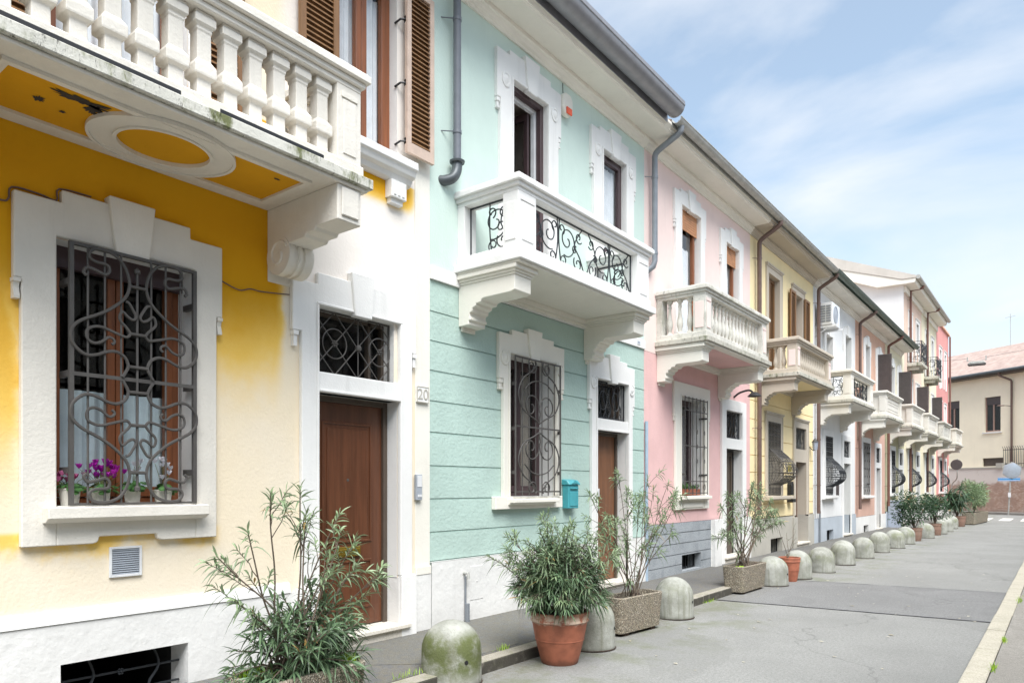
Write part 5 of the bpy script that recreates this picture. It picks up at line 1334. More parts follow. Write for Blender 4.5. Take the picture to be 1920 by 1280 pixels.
# local frame: +x runs left along its facade, +y goes back away from the camera (-y faces the street)
fb = thing('corner_building', FO, 'long pale yellow building with a tiled roof across the junction', 'building', None, frz)
flip = -1   # facade normal towards the camera is local +y or -y: computed once
nrm = Vector((-math.sin(frz), math.cos(frz), 0)); SGN = 1 if nrm.dot(Vector((5, 0, 0)) - FO) > 0 else -1
def FP(mb, s0, s1, d0, d1, z0, z1, mi=None): mb.box(s0, s1, SGN * d0 if SGN > 0 else -d1, SGN * d1 if SGN > 0 else -d0, z0, z1, mi); return mb
def fwall():
    s0, s1, z0, z1 = -16, 12, 0, 8.45; holes = [(1.4, 2.41, 4.95, 7.06), (4.09, 4.98, 5.14, 7.08), (1.24, 2.55, 2.86, 3.36), (-1.4, -.4, 4.95, 7.06), (-4.2, -3.2, 4.95, 7.06), (6.9, 7.9, 4.95, 7.06)]
    mb = MB(); ys = sorted({s0, s1} | {v for h in holes for v in h[:2]}); zs = sorted({z0, z1} | {v for h in holes for v in h[2:]})
    for j in range(len(zs) - 1):
        for k in range(len(ys) - 1):
            a, b, c, d = ys[k], ys[k + 1], zs[j], zs[j + 1]
            if any(h[0] < (a + b) / 2 < h[1] and h[2] < (c + d) / 2 < h[3] for h in holes): continue
            mb.add([(a, 0, c), (b, 0, c), (b, 0, d), (a, 0, d)], [(0, 1, 2, 3)])
    for a, b, c, d in holes:
        for q0, q1, mi in ((0, -.25, 0), (-.25, -1.2, 1)):
            q0, q1 = q0 * SGN, q1 * SGN
            mb.add([(a, q0, c), (a, q1, c), (a, q1, d), (a, q0, d), (b, q0, c), (b, q1, c), (b, q1, d), (b, q0, d)], [(0, 1, 2, 3), (4, 7, 6, 5), (0, 4, 5, 1), (3, 2, 6, 7)], mi)
        mb.add([(a, -1.2 * SGN, c), (b, -1.2 * SGN, c), (b, -1.2 * SGN, d), (a, -1.2 * SGN, d)], [(0, 1, 2, 3)], 1)
    mb.build('wall', ['far_yellow', 'room'], fb, local=True)
    for a, b, c, d in holes:
        if d - c > 1:
            f = MB()
            for (p, q) in ((a, a + .07), (b - .07, b), ((a + b) / 2 - .04, (a + b) / 2 + .04)): FP(f, p, q, -.16, -.10, c, d)
            FP(f, a + .07, (a + b) / 2 - .04, -.16, -.1, c, c + .08); FP(f, (a + b) / 2 + .04, b - .07, -.16, -.1, c, c + .08); 
            w = f.build('window', plain('pinkish_brown_frame', 'A08478', .6), fb, local=True)
            f = MB(); FP(f, a + .07, b - .07, -.14, -.135, c + .08, d - .5); f.build('pane', 'glass', w, local=True)
            f = MB(); FP(f, a + .07, b - .07, -.12, -.09, d - .48, d); f.build('roller_blind', 'shut_dk', w, local=True)
            f = MB(); FP(f, a - .1, b + .1, .0, .09, c - .1, c - .02); f.build('sill', 'trim', w, local=True)
        else:
            f = MB(); FP(f, a, b, -.15, -.1, c, d); f.build('window', 'frame_dk', fb, local=True)
    f = MB(); FP(f, -16, 12, .0, .55, 8.28, 8.42); f.build('eave', 'frame_dk', fb, local=True)
    f = MB(); f.tube([(-16, SGN * .62, 8.46), (12, SGN * .62, 8.46)], .10, 10); f.build('gutter', 'zinc_d', fb, local=True, smooth=True)
    f = MB(); z = 8.46
    f.add([(-16, SGN * .62, z), (12, SGN * .62, z), (12, -SGN * 4.5, z + 2.35), (-16, -SGN * 4.5, z + 2.35), (-16, SGN * .62, z + .08), (12, SGN * .62, z + .08), (12, -SGN * 4.5, z + 2.45), (-16, -SGN * 4.5, z + 2.45)],
          [(0, 1, 2, 3), (4, 7, 6, 5), (0, 4, 5, 1), (3, 2, 6, 7), (0, 3, 7, 4), (1, 5, 6, 2)])
    f.build('roof', 'tiles', fb, local=True)
    f = MB(); FP(f, 11.8, 12, -9, -.01, 0, 8.4); FP(f, -16, -15.8, -9, -.01, 0, 8.4); FP(f, -15.8, 11.8, -9, -8.8, 0, 8.4); f.build('side_wall', 'far_yellow', fb, local=True)
    f = MB(); s = SGN
    f.tube([(1.08, s * .6, 8.38), (1.08, s * .55, 8.2), (.68, s * .12, 7.9), (.66, s * .1, 7.8), (.66, s * .1, 2.9)], .06, 8); f.build('downpipe', 'pipe_b', fb, local=True, smooth=True)
fwall()
lm = thing('arm_lamp', FO + fd * .66 + Vector((0, 0, 6.36)), 'small lamp arm fixed beside the downpipe of the pale yellow building', 'wall lamp', None, frz)
m = MB(); m.tube([(0, SGN * .1, 0), (.1, SGN * .8, .04)], .02, 5); m.build('arm', 'pipe_b', lm, local=True)
m = MB(); m.lathe([(.0, .03), (.16, .02), (.2, -.03), (.0, -.05)], .1, SGN * .85, .02, 10); m.build('lamp_head', 'pipe_b', lm, local=True)
for k, (s, z0, z1, lab) in enumerate(((3.94, 10.2, 12.1, 'tall thin aerial, the left one on the tiled roof across the junction'), (1.9, 10.2, 11.1, 'short stubby aerial, the right one on the tiled roof across the junction'))):
    a = thing('roof_aerial', FO + fd * s - nrm * SGN * 4.3 + Vector((0, 0, 10.7)), lab, 'aerial', 'aerials on the tiled roof', frz)
    m = MB(); m.tube([(0, 0, -.4), (0, 0, (2.2, 1.3)[k])], .02, 5); m.tube([(-.35, 0, (2.0, 1.2)[k]), (.35, 0, (2.0, 1.2)[k])], .012, 4); m.build('mast', 'zinc_l', a, local=True)

# brick wall on the far kerb, standing in front of that building
bw = thing('brick_wall', FO + fd * 0, 'old weathered brick boundary wall along the far side of the junction', 'wall', None, frz)
m = MB(); FP(m, -16, 12, .03, .30, 0, 2.72); m.build('brickwork', 'brick', bw, local=True)
m = MB(); FP(m, -16, 1.0, -.0, .34, 2.721, 2.80); FP(m, 1.4, 12, .0, .34, 2.721, 2.80); FP(m, 1.0, 1.4, .0, .40, 2.721, 3.02); m.build('coping', 'greyplinth', bw, local=True)
fe = thing('iron_fence', FO + Vector((0, 0, 2.8)), 'black iron railing standing on top of the brick wall', 'fence', None, frz)
m = MB()
for k in range(26): m.tube([(1.1 - k * .13, SGN * .15, 0), (1.1 - k * .13, SGN * .17, 1.05), (1.1 - k * .13, SGN * .27, 1.2)], .012, 4)
m.build('bars', 'black', fe, local=True, tint=None)
m = MB(); FP(m, -2.2, 1.14, .13, .16, .15, .18); FP(m, -2.2, 1.14, .13, .16, .98, 1.01); m.build('rail', 'black', fe, local=True)

# convex mirror on a leaning pole with a blue street sign
mp_ = thing('traffic_mirror', (2.58, 49.2, .0), 'hexagonal traffic mirror and blue plate on a leaning pole at the junction', 'traffic mirror')
m = MB(); m.tube([(2.55, 49.2, .0), (2.66, 49.2, 2.2), (2.70, 49.2, 2.8)], .04, 8); m.build('pole', 'zinc_l', mp_, smooth=True)
m = MB(); n = 6; m.add([(2.72 + .46 * math.cos(i * math.pi / 3 + .3), 49.12, 2.52 + .46 * math.sin(i * math.pi / 3 + .3)) for i in range(n)] + [(2.72, 49.02, 2.52)], [(i, (i + 1) % n, n) for i in range(n)]); m.build('mirror_face', plain('hazy_mirror', 'AEB8C2', .35, .3, .05), mp_, smooth=True)
m = MB(); m.lathe([(.50, 0), (.50, .06), (.4, .12)], 0, 0, 0, 6); m.v = [(2.72 + v[0], 49.13 + v[2], 2.52 + v[1]) for v in m.v]; m.build('mirror_back', 'zinc_l', mp_)
m = MB(); m.box(2.06, 3.10, 49.13, 49.16, 1.93, 2.13); m.build('street_name_plate', 'blue', mp_)
m = MB(); m.box(2.08, 3.08, 49.124, 49.1295, 1.95, 1.975); m.box(2.08, 3.08, 49.124, 49.1295, 2.09, 2.11); m.build('plate_rim', 'white_pl', mp_)
m = MB(); m.box(2.54, 2.68, 49.12, 49.14, 1.02, 1.28); m.build('sticker', 'white_pl', mp_)
ns = thing('round_sign', (.45, 45.2, 0), 'round traffic sign seen from its dark back on a curved pole by the red building', 'traffic sign')
m = MB(); m.tube(cr_spline([(.15, 45.9, 0), (.15, 45.9, 1.6), (.40, 45.6, 2.0), (.48, 45.25, 2.3), (.48, 45.22, 3.1)], 5), .03, 8); m.build('pole', 'zinc_l', ns, smooth=True)
m = MB(); m.lathe([(.28, 0), (.28, .02), (.26, .03)], 0, 0, 0, 24); m.v = [(.45 + v[0], 45.2 - v[2], 2.8 + v[1]) for v in m.v]; m.build('disc', 'shut_dk', ns)
# street lamp hung over the road on its cable
sl = thing('hanging_street_lamp', (2.27, 34, 6.5), 'flat street lamp hanging on a cable across the street', 'street lamp')
m = MB(); m.prism([(-.32, .0), (.32, .0), (.24, .09), (-.24, .09)], 33.9, 34.1, 'y'); m.v = [(2.27 + v[0], v[1], 6.50 + v[2]) for v in m.v]; m.build('lamp_body', 'zinc_l', sl, bevel=.01)
m = MB(); m.prism([(-.28, -.07), (.28, -.07), (.32, -.002), (-.32, -.002)], 33.9, 34.1, 'y'); m.v = [(2.27 + v[0], v[1], 6.50 + v[2]) for v in m.v]; m.build('lens', 'shut_dk', sl, bevel=.02)
m = MB(); m.box(1.93, 1.97, 33.97, 34.03, 6.62, 6.8); m.box(2.56, 2.60, 33.97, 34.03, 6.62, 6.8); m.tube([(1.95, 34, 6.65), (2.27, 34, 6.6), (2.58, 34, 6.65)], .012, 4); m.build('hanger', 'zinc_l', sl)
m = MB(); m.tube([(0, 34, 6.95), (1.2, 34, 6.74), (1.95, 34, 6.74)], .007, 4); m.tube([(2.58, 34, 6.74), (4, 34, 6.9), (7.2, 34, 7.3)], .007, 4); m.build('cable', 'zinc_d', sl)

# ================================================================== ground
g = MB(); g.add([(-300, -300, -.03), (400, -300, -.03), (400, 400, -.03), (-300, 400, -.03)], [(0, 1, 2, 3)]); struct('ground', g, m_asphalt('far_ground', '8A8984', False))
g = MB(); N = 40
ry = [-10 + k * 1.4 for k in range(44)]
g.add([(x, y, .0) for y in (-14, 46.2) for x in (1.18, 4.38)], [(0, 1, 3, 2)]); g.add([(x, y, 0) for y in (46.2, 60) for x in (-40, 40)], [(0, 1, 3, 2)]); struct('road', g, 'asphalt')
g = MB(); g.prism([(1.19, 9.55), (4.37, 9.87), (4.37, 12.75), (1.19, 12.35)], .0, .004, 'z'); g.v = [v for v in g.v]; tag(g.build('road_patch', 'asphalt_p'), kind='structure')
for (xa, ya, xb, yb) in ((1.19, 9.55, 4.37, 9.87), (1.19, 12.35, 4.37, 12.75)):
    g = MB(); n = 24; rnd = random.Random(int(ya * 10)); vs = []
    for k in range(n + 1):
        t_ = k / n; w_ = rnd.uniform(.008, .022); yy = ya + (yb - ya) * t_ + rnd.uniform(-.008, .008); xx = xa + (xb - xa) * t_
        vs += [(xx, yy - w_, .008), (xx, yy + w_, .008)]
    g.add(vs, [(2 * k, 2 * k + 2, 2 * k + 3, 2 * k + 1) for k in range(n)]); tag(g.build('road_seam', plain('tar_seam', '46464A', .7)), kind='structure')
g = MB(); g.box(0.0, 1.02, -14, 45.9, -.02, .10)
# pavement tilts up slightly to the wall
g.v = [(x, y, z + (.05 if (x < .5 and z > .05) else 0)) for x, y, z in g.v]; struct('pavement', g, 'walk')
g = MB(); g.prism([(.02, 3.2), (.99, 4.35), (.99, 5.3), (.02, 6.6)], 0, 1, 'z'); g.v = [(x, y, .104 + .05 * (1 - x / 1.02) + (-.003 if z < .5 else 0)) for x, y, z in g.v]
tag(g.build('pavement_patch', m_asphalt('lighter_pavement_patch', '6D6D6A', False)), kind='structure')
def kerb(x0, x1, ya, yb, L, z, m, name, seed):
    rnd = random.Random(seed); k = MB(); y = ya
    while y < yb:
        l = L * rnd.uniform(.85, 1.1); dz = rnd.uniform(-.004, .004); dx = rnd.uniform(-.005, .005)
        k.box(x0 + dx, x1 + dx, y + .006, y + l - .006, -.02, z + dz); y += l
    return tag(k.build(name, m, bevel=.014, seg=2), kind='structure')
kerb(1.02, 1.18, -3, 45.9, 1.3, .10, 'kerb', 'kerb', 3)
kerb(4.38, 4.55, -1, 45.9, 1.0, .10, 'kerb2', 'kerb_opposite', 5)
g = MB(); g.box(4.55, 8.4, -14, 45.9, -.02, .095); struct('pavement_opposite', g, 'walk_r')
g = MB()
for k in range(7): g.box(1.75 + k * .84 + .0, 2.20 + k * .84, 40.6, 43.8, .004, .008)
tag(g.build('crossing_stripes', 'paint'), kind='structure')
g = MB(); g.prism([(-16, SGN * .34), (12, SGN * .34), (12, SGN * 1.6), (-16, SGN * 1.6)], 0, .12, 'z')
fp = g.build('far_pavement', 'walk_r'); fp.location = FO; fp.rotation_euler = (0, 0, frz); tag(fp, kind='structure')
# weeds in the kerb joints
def grass(name, spots, seed, h=.07, n=40, m='grassm', label=None):
    rnd = random.Random(seed); mb = MB(); tint = []
    for (cx, cy, cz, rx, ry_) in spots:
        for _ in range(n):
            x, y = cx + rnd.gauss(0, rx), cy + rnd.gauss(0, ry_); a = rnd.uniform(0, 6.28); hh = h * rnd.uniform(.4, 1.2); ln = rnd.uniform(.01, .05); w = .0022
            dx, dy = math.cos(a), math.sin(a)
            mb.add([(x - dy * w, y + dx * w, cz), (x + dy * w, y - dx * w, cz), (x + dx * ln * .5 + dy * w * .7, y + dy * ln * .5 - dx * w * .7, cz + hh * .65), (x + dx * ln * .5 - dy * w * .7, y + dy * ln * .5 + dx * w * .7, cz + hh * .65), (x + dx * ln, y + dy * ln, cz + hh)], [(0, 1, 2, 3), (3, 2, 4)])
            t = rnd.random(); tint += [(t, 0, 0)] * 5
    return mb, tint
mb, ti = grass('', [(1.02, 5.02, .10, .015, .04), (1.0, 3.9, .10, .02, .12), (1.02, 3.3, .1, .02, .15), (4.56, 8.2, .095, .01, .05), (4.56, 6.9, .095, .01, .08), (4.56, 11.2, .095, .015, .2), (1.2, 9.3, 0, .02, .1)], 5, .05, 45)
tag(mb.build('kerb_weeds', 'grassm', tint=ti), 'tufts of green weeds growing in the kerb joints', 'weeds', kind='stuff')

# ================================================================== bollards
def bollard_mesh():
    mb = MB(); r = .24; prof = [(r - .012, 0), (r, .01), (r, .26)]
    for k in range(1, 10):
        a = k / 9 * math.pi / 2; prof.append((max(.001, r * math.cos(a)), .26 + .235 * math.sin(a)))
    mb.lathe(prof, 0, 0, 0, 36); return mb
BP = [(1.12, 4.24), (1.37, 5.98), (1.31, 7.98), (1.33, 11.55), (1.38, 12.72), (1.47, 13.94), (1.48, 15.53), (1.49, 17.29), (1.49, 19.06), (1.56, 20.62), (1.54, 22.34), (1.64, 25.28), (1.69, 27.87), (1.70, 29.5), (1.63, 31.72)]
BL = ['mossy domed concrete bollard nearest the camera, before the brown door', 'domed bollard half hidden behind the big terracotta pot', 'domed bollard just beyond the trough with the tall sparse oleander',
      'mossy domed bollard squeezed against the far end of the second oleander trough', 'domed bollard right behind the small terracotta pot', 'domed bollard first after the small terracotta pot, before the white house',
      'second domed bollard after the small terracotta pot', 'third domed bollard after the small terracotta pot', 'fourth domed bollard after the small terracotta pot', 'fifth domed bollard after the small terracotta pot',
      'domed bollard just before the round bush in its pot', 'pale domed bollard between the two round potted bushes', 'domed bollard just beyond the second round bush', 'pale domed bollard second beyond the second round bush', 'greenish domed bollard beside the tall spiky plants']
b0 = thing('bollard', (BP[0][0], BP[0][1], 0), BL[0], 'bollard', 'domed concrete bollards along the kerb')
bollard_mesh().build('concrete_body', 'moss_c', b0, local=True, smooth=True)
hb = MB(); hb.tube([(.225, -.02, .2), (.245, -.021, .2)], .016, 8); hb.build('drain_hole', 'black', b0, local=True)
sb = MB(); sb.lathe([(.235, -.0), (.25, .002), (.25, .006), (.235, .008)], 0, 0, 0, 30); sb.build('base_joint', 'soil', b0, local=True)
for k in range(1, len(BP)):
    c = copy_tree(b0); c.location = (BP[k][0], BP[k][1], 0); c.rotation_euler = (random.uniform(-.03, .03), random.uniform(-.03, .03), random.uniform(-.6, .9)); c.scale = (random.uniform(.94, 1.04),) * 2 + (random.uniform(.92, 1.05),); c['label'] = BL[k]
b0.rotation_euler = (0, 0, -.25)
b0m = [c for c in b0.children if c.name == 'concrete_body'][0]; b0m.data = b0m.data.copy(); b0m.data.materials[0] = MT['moss_f']

# ================================================================== planters, pots
def trough(loc, L, Wd, Hh, rz, label, name='concrete_planter'):
    t = thing(name, (loc[0], loc[1], loc[2] if len(loc) > 2 else 0), label, 'planter', 'washed pebble concrete planters', rz)
    def rr(l, w, rad, n=5):
        out = []
        for cx, cy, a0 in ((l / 2 - rad, w / 2 - rad, 0), (-l / 2 + rad, w / 2 - rad, 90), (-l / 2 + rad, -w / 2 + rad, 180), (l / 2 - rad, -w / 2 + rad, 270)):
            for k in range(n + 1): a = R(a0 + 90 * k / n); out.append((cx + rad * math.cos(a), cy + rad * math.sin(a)))
        return out
    mb = MB(); z0 = .035
    rings = [(rr(Wd - .06, L - .06, .05), z0), (rr(Wd, L, .07), Hh), (rr(Wd - .01, L - .01, .07), Hh + .006), (rr(Wd - .07, L - .07, .04), Hh + .006), (rr(Wd - .07, L - .07, .04), Hh - .10)]
    n = len(rings[0][0]); vs = [(x, y, z) for ring_, z in rings for x, y in ring_]
    mb.add(vs, [(k * n + i, k * n + (i + 1) % n, (k + 1) * n + (i + 1) % n, (k + 1) * n + i) for k in range(4) for i in range(n)] + [tuple(range(n))])
    mb.build('trough', 'pebble', t, local=True, smooth=True)
    s = MB(); N = 14; vs = []
    for i in range(N + 1):
        for j in range(9):
            x = -Wd / 2 + .035 + (Wd - .07) * j / 8; y = -L / 2 + .035 + (L - .07) * i / N
            vs.append((x, y, Hh - .05 + .02 * math.sin(x * 23 + y * 17) + .015 * math.sin(y * 31)))
    s.add(vs, [(i * 9 + j, i * 9 + j + 1, (i + 1) * 9 + j + 1, (i + 1) * 9 + j) for i in range(N) for j in range(8)]); s.build('soil', 'soil', t, local=True, smooth=True)
    f = MB()
    for yy in (-L / 2 + .12, L / 2 - .2): f.box(-Wd / 2 + .05, Wd / 2 - .05, yy, yy + .08, 0, .036)
    f.build('foot', 'soil', t, local=True)
    return t
trough((1.29, 2.68, 0), .78, .40, .44, .03, 'pebble concrete planter nearest the camera, holding a leafy oleander')
trough((1.305, 6.93, 0), .82, .30, .40, -.10, 'pebble concrete planter between the big terracotta pot and a bollard')
trough((1.21, 10.66, 0), .98, .34, .40, -.02, 'pebble concrete planter before the pink house doorway')
mb, ti = grass('', [(1.35, 2.97, .40, .05, .03), (1.2, 2.4, .40, .06, .04)], 8, .10, 260)
tag(mb.build('planter_grass', 'grassm', tint=ti), 'bright green grass growing in the nearest planter', 'grass', kind='stuff')
def mossclump(loc, r, parent_label):
    mb = MB(); rnd = random.Random(3); 
    for _ in range(14):
        mb.lathe([(r * .35, -.01), (r * .33, .012), (r * .2, .03), (.001, .036)], loc[0] + rnd.gauss(0, r * .5), loc[1] + rnd.gauss(0, r * .7), loc[2], 8)
    tag(mb.build('moss_cushion', 'moss', smooth=True), parent_label, 'moss', kind='stuff')
mossclump((1.27, 10.32, .37), .07, 'bright green moss cushion at the near end of the planter before the pink house')

def tpot(loc, H_, r0, r1, label, mat='terra', rim=True, name='terracotta_pot'):
    t = thing(name, loc, label, 'flower pot'); s = H_ / .46
    mb = MB(); k = r1
    prof = [(r0 * .96, 0), (r0, .012), (r0 + (k - r0) * .50, H_ * .45), (r0 + (k - r0) * .50 + .004, H_ * .455), (r0 + (k - r0) * .52 + .004, H_ * .47), (r0 + (k - r0) * .53, H_ * .475), (k * .93, H_ * .80), (k * .96, H_ * .81), (k * .99, H_ * .83), (k * .96, H_ * .86), (k * .955, H_ * .88), (k * 1.0, H_ * .96), (k, H_ * .99), (k * .98, H_), (k * .90, H_), (k * .88, H_ * .86)]
    mb.lathe(prof, 0, 0, 0, 40); mb.f = mb.f[:-1]; mb.mi = mb.mi[:-1]
    mb.build('pot_body', mat, t, local=True, smooth=True)
    so_ = MB(); so_.lathe([(k * .88, -.01), (k * .88, .0), (k * .5, .02), (.001, .025)], 0, 0, H_ * .88, 20); so_.build('soil', 'soil', t, local=True, smooth=True)
    return t
tpot((1.45, 5.30, 0), .46, .165, .265, 'big terracotta pot with a white-stained rim, holding a dense oleander', m_pot())
tpot((1.40, 12.22, 0), .40, .12, .175, 'small terracotta pot with a nearly bare twig, among the bollards', 'terra')
tpot((1.57, 23.75, 0), .38, .16, .2, 'grey-brown pot of the larger round bush', 'terra_w', name='bush_pot')
tpot((1.67, 27.06, 0), .38, .17, .2, 'grey-brown pot of the smaller round bush', 'terra_w', name='bush_pot')
tpot((1.70, 33.6, 0), .42, .2, .26, 'brown pot of the tall spiky plant near the red building', 'terra_w', name='bush_pot')
trough((1.98, 37.0, 0), 3.6, .5, .5, -.06, 'long planter box at the far end of the row, under the spreading bush')
# ================================================================== plants
def leaf_blade(mb, tint, p, d, L, w, rnd, droop=.35, shade=None):
    """narrow folded leaf: 4 segments, curved, with paler midrib"""
    d = d.normalized(); side = d.cross(Vector((0, 0, 1)))
    if side.length < .05: side = d.cross(Vector((1, 0, 0)))
    L *= rnd.uniform(.75, 1.2); droop *= rnd.uniform(.3, 2.2)
    side.normalize(); side = (Matrix.Rotation(rnd.uniform(-.8, .8), 3, d) @ side); upv = side.cross(d)
    vs = []; N = 4; t0 = rnd.random() if shade is None else shade
    prof = [.25, .85, 1.0, .65, .02]
    for i in range(N + 1):
        t = i / N; c = p + d * (L * t) - Vector((0, 0, 1)) * (droop * L * t * t); ww = w * prof[i] / 2
        vs += [c - side * ww + upv * ww * .5, c, c + side * ww + upv * ww * .5]
    fs = []
    for i in range(N):
        a = 3 * i; fs += [(a, a + 1, a + 4, a + 3), (a + 1, a + 2, a + 5, a + 4)]
    mb.add(vs, fs)
    dead = 1. if rnd.random() < .012 else 0.
    for i in range(N + 1): tint += [(t0, 0, dead), (t0, .6, dead), (t0, 0, dead)]
def whorl(mb, tint, p, d, rnd, n=12, L=.12, w=.014, spread=1.0, length=.10, young=True):
    d = d.normalized()
    for k in range(n):
        f = k / max(1, n - 1); base = p - d * (length * (1 - f)); a = k * 2.4 + rnd.uniform(-.3, .3)
        s = d.orthogonal().normalized(); s = Matrix.Rotation(a, 3, d) @ s
        el = spread * (1.15 - .75 * f) * rnd.uniform(.8, 1.15)
        dd = d * math.cos(el) + s * math.sin(el)
        leaf_blade(mb, tint, base, dd, L * rnd.uniform(.65, 1.1) * (1 - .25 * f), w * rnd.uniform(.8, 1.15), rnd, .25 + .35 * (1 - f), shade=min(1, max(0, .15 + .65 * f + rnd.uniform(-.15, .2))) if young else rnd.random() * .6)
def branch(stm, p, q, r0, r1, rnd, wob=.03, n=6, sag=0.):
    pts = []
    for i in range(n + 1):
        t = i / n; v = p.lerp(q, t); amp = wob * math.sin(math.pi * t) * (q - p).length
        v = v + Vector((rnd.gauss(0, amp), rnd.gauss(0, amp), sag * math.sin(math.pi * t)))
        pts.append(v)
    stm.tube(pts, r0, 6, r1=r1); return pts
def oleander(loc, tips, label, seed, leaf='leaf', fork=2, L=.12, w=.013, nw=13, base_spread=.06, fork_len=.16, extra=0, mat_stem='stem', cat='oleander', r0=.011, group='potted oleanders along the kerb', bow=.06, low=None):
    """tips: list of world points each main stem reaches"""
    rnd = random.Random(seed); t = thing('oleander', loc, label, cat, group); st = MB(); lf = MB(); ti = []
    O = Vector(loc)
    for q in tips:
        q = Vector(q); b = O + Vector((rnd.gauss(0, base_spread), rnd.gauss(0, base_spread), 0))
        mid = b.lerp(q, .5) + Vector((0, 0, bow * (q - b).length)); 
        pts = cr_spline([b, b.lerp(mid, .5) + Vector((rnd.gauss(0, .008), rnd.gauss(0, .01), .02)), mid + Vector((rnd.gauss(0, .012), rnd.gauss(0, .012), 0)), mid.lerp(q, .55) + Vector((rnd.gauss(0, .01), rnd.gauss(0, .01), .01)), q], 4)
        st.tube(pts, r0, 6, r1=r0 * .45)
        dirq = (pts[-1] - pts[-4]).normalized(); whorl(lf, ti, pts[-1], dirq, rnd, nw, L, w)
        if low:
            for v in (.35, .5, .62, .74, .86):
                if rnd.random() < low: whorl(lf, ti, pts[int(v * (len(pts) - 1))], (dirq + Vector((rnd.gauss(0, .4), rnd.gauss(0, .4), .1))).normalized(), rnd, nw - 4, L, w, 1.1, .06, False)
        for k in range(fork):
            s = pts[int(len(pts) * rnd.uniform(.45, .85))]; dd = (dirq + Vector((rnd.gauss(0, .55), rnd.gauss(0, .55), rnd.uniform(-.1, .4)))).normalized()
            e = s + dd * fork_len * rnd.uniform(.7, 1.4); branch(st, s, e, r0 * .45, r0 * .3, rnd, .03, 4); whorl(lf, ti, e, dd, rnd, nw - 2, L * .95, w)
    st.build('stems', mat_stem, t, smooth=True); lf.build('foliage', leaf, t, tint=ti)
    return t
# 1: nearest trough -- an open tall part and a dense low skirt
rn = random.Random(11)
tips = [(1.28, 2.14, 1.17), (1.33, 2.30, 1.30), (1.25, 2.50, 1.52), (1.32, 2.66, 1.55), (1.27, 2.74, 1.40), (1.35, 2.86, 1.10), (1.25, 3.02, 1.38), (1.33, 2.96, 1.28), (1.3, 3.12, 1.22), (1.36, 3.28, .98), (1.3, 3.2, .84), (1.33, 3.08, 1.02), (1.3, 2.24, .92)]
o1 = oleander((1.29, 2.66, .41), tips, 'wide oleander in the nearest planter, before the brown door', 21, 'leaf', 3, .13, .014, 14, .07, .17, r0=.007, low=.05)
def skirt(root, c, rx, ry_, rz_, n, seed, leaf, L=.15, w=.017, zmin=.3):
    rnd = random.Random(seed); st = MB(); lf = MB(); ti = []; C0 = Vector(c)
    for _ in range(n):
        while True:
            u = Vector((rnd.uniform(-1, 1), rnd.uniform(-1, 1), rnd.uniform(-.25, 1)))
            if .35 < u.length < 1: break
        e = Vector((C0.x + u.x * rx, C0.y + u.y * ry_, C0.z + u.z * rz_)); e.z = max(e.z, zmin)
        b = C0 + Vector((rnd.gauss(0, rx * .12), rnd.gauss(0, ry_ * .15), -.02)); mid = b.lerp(e, .55) + Vector((0, 0, .10 * (e - b).length))
        pts = cr_spline([b, mid, e], 5); st.tube(pts, .006, 5, r1=.003); d = (pts[-1] - pts[-3]).normalized(); d = (d + Vector((0, 0, .35))).normalized()
        whorl(lf, ti, e, d, rnd, 12, L, w, 1.1, .10, rnd.random() < .4)
        whorl(lf, ti, pts[int(len(pts) * .6)], d, rnd, 7, L, w, 1.2, .06, False)
    st.build('low_stems', 'stem', root, smooth=True); lf.build('low_foliage', leaf, root, tint=ti)
skirt(o1, (1.29, 2.66, .44), .32, .50, .52, 105, 5, 'leaf_d', .15, .0165, .34)
# 2: dense oleander in the big pot
o2 = oleander((1.45, 5.30, .42), [(1.30, 5.25, 1.30), (1.5, 5.4, 1.24), (1.7, 5.62, 1.16), (1.15, 4.95, 1.14), (1.45, 5.15, 1.2), (1.75, 5.35, 1.12), (1.2, 5.5, 1.22), (1.0, 5.1, 1.0), (1.85, 5.6, .98), (1.05, 4.8, .95)], 'dense round oleander in the big terracotta pot', 31, 'leaf', 4, .12, .0125, 15, .05, .16, r0=.006, low=.3)
skirt(o2, (1.45, 5.30, .64), .44, .50, .50, 230, 6, 'leaf_d', .12, .0135, .50)
skirt(o2, (1.45, 5.30, .66), .44, .54, .60, 110, 16, 'leaf', .11, .0125, .6)
# 3: tall sparse one
tips = [(1.25, 6.12, 1.50), (1.3, 6.35, 1.28), (1.3, 6.62, 1.70), (1.25, 6.9, 1.55), (1.32, 7.05, 1.38), (1.3, 7.3, 1.66), (1.25, 7.55, 1.55), (1.3, 7.85, 1.62), (1.35, 7.9, 1.35), (1.3, 8.05, 1.50), (1.3, 6.35, 1.05), (1.35, 7.6, 1.15), (1.3, 7.95, 1.0), (1.3, 6.75, 1.1), (1.2, 7.4, .9), (1.3, 6.5, .85)]
o3 = oleander((1.30, 6.93, .37), tips, 'tall sparse oleander in the planter before the chestnut door', 41, 'leaf', 4, .12, .014, 15, .05, .20, r0=.0058, low=.22)
# 4
tips = [(1.2, 9.72, 1.30), (1.2, 9.95, 1.48), (1.2, 10.2, 1.1), (1.2, 10.7, 1.35), (1.2, 11.0, 1.60), (1.25, 11.25, 1.62), (1.2, 11.6, 1.50), (1.2, 11.9, 1.36), (1.2, 12.2, 1.2), (1.2, 12.35, 1.0), (1.15, 9.9, .92), (1.2, 11.7, 1.1), (1.2, 12.0, .95), (1.25, 11.3, 1.2)]
o4 = oleander((1.20, 10.72, .37), tips, 'spreading oleander in the planter before the pink house doorway', 51, 'leaf', 5, .125, .015, 15, .06, .22, r0=.0085, low=.25)
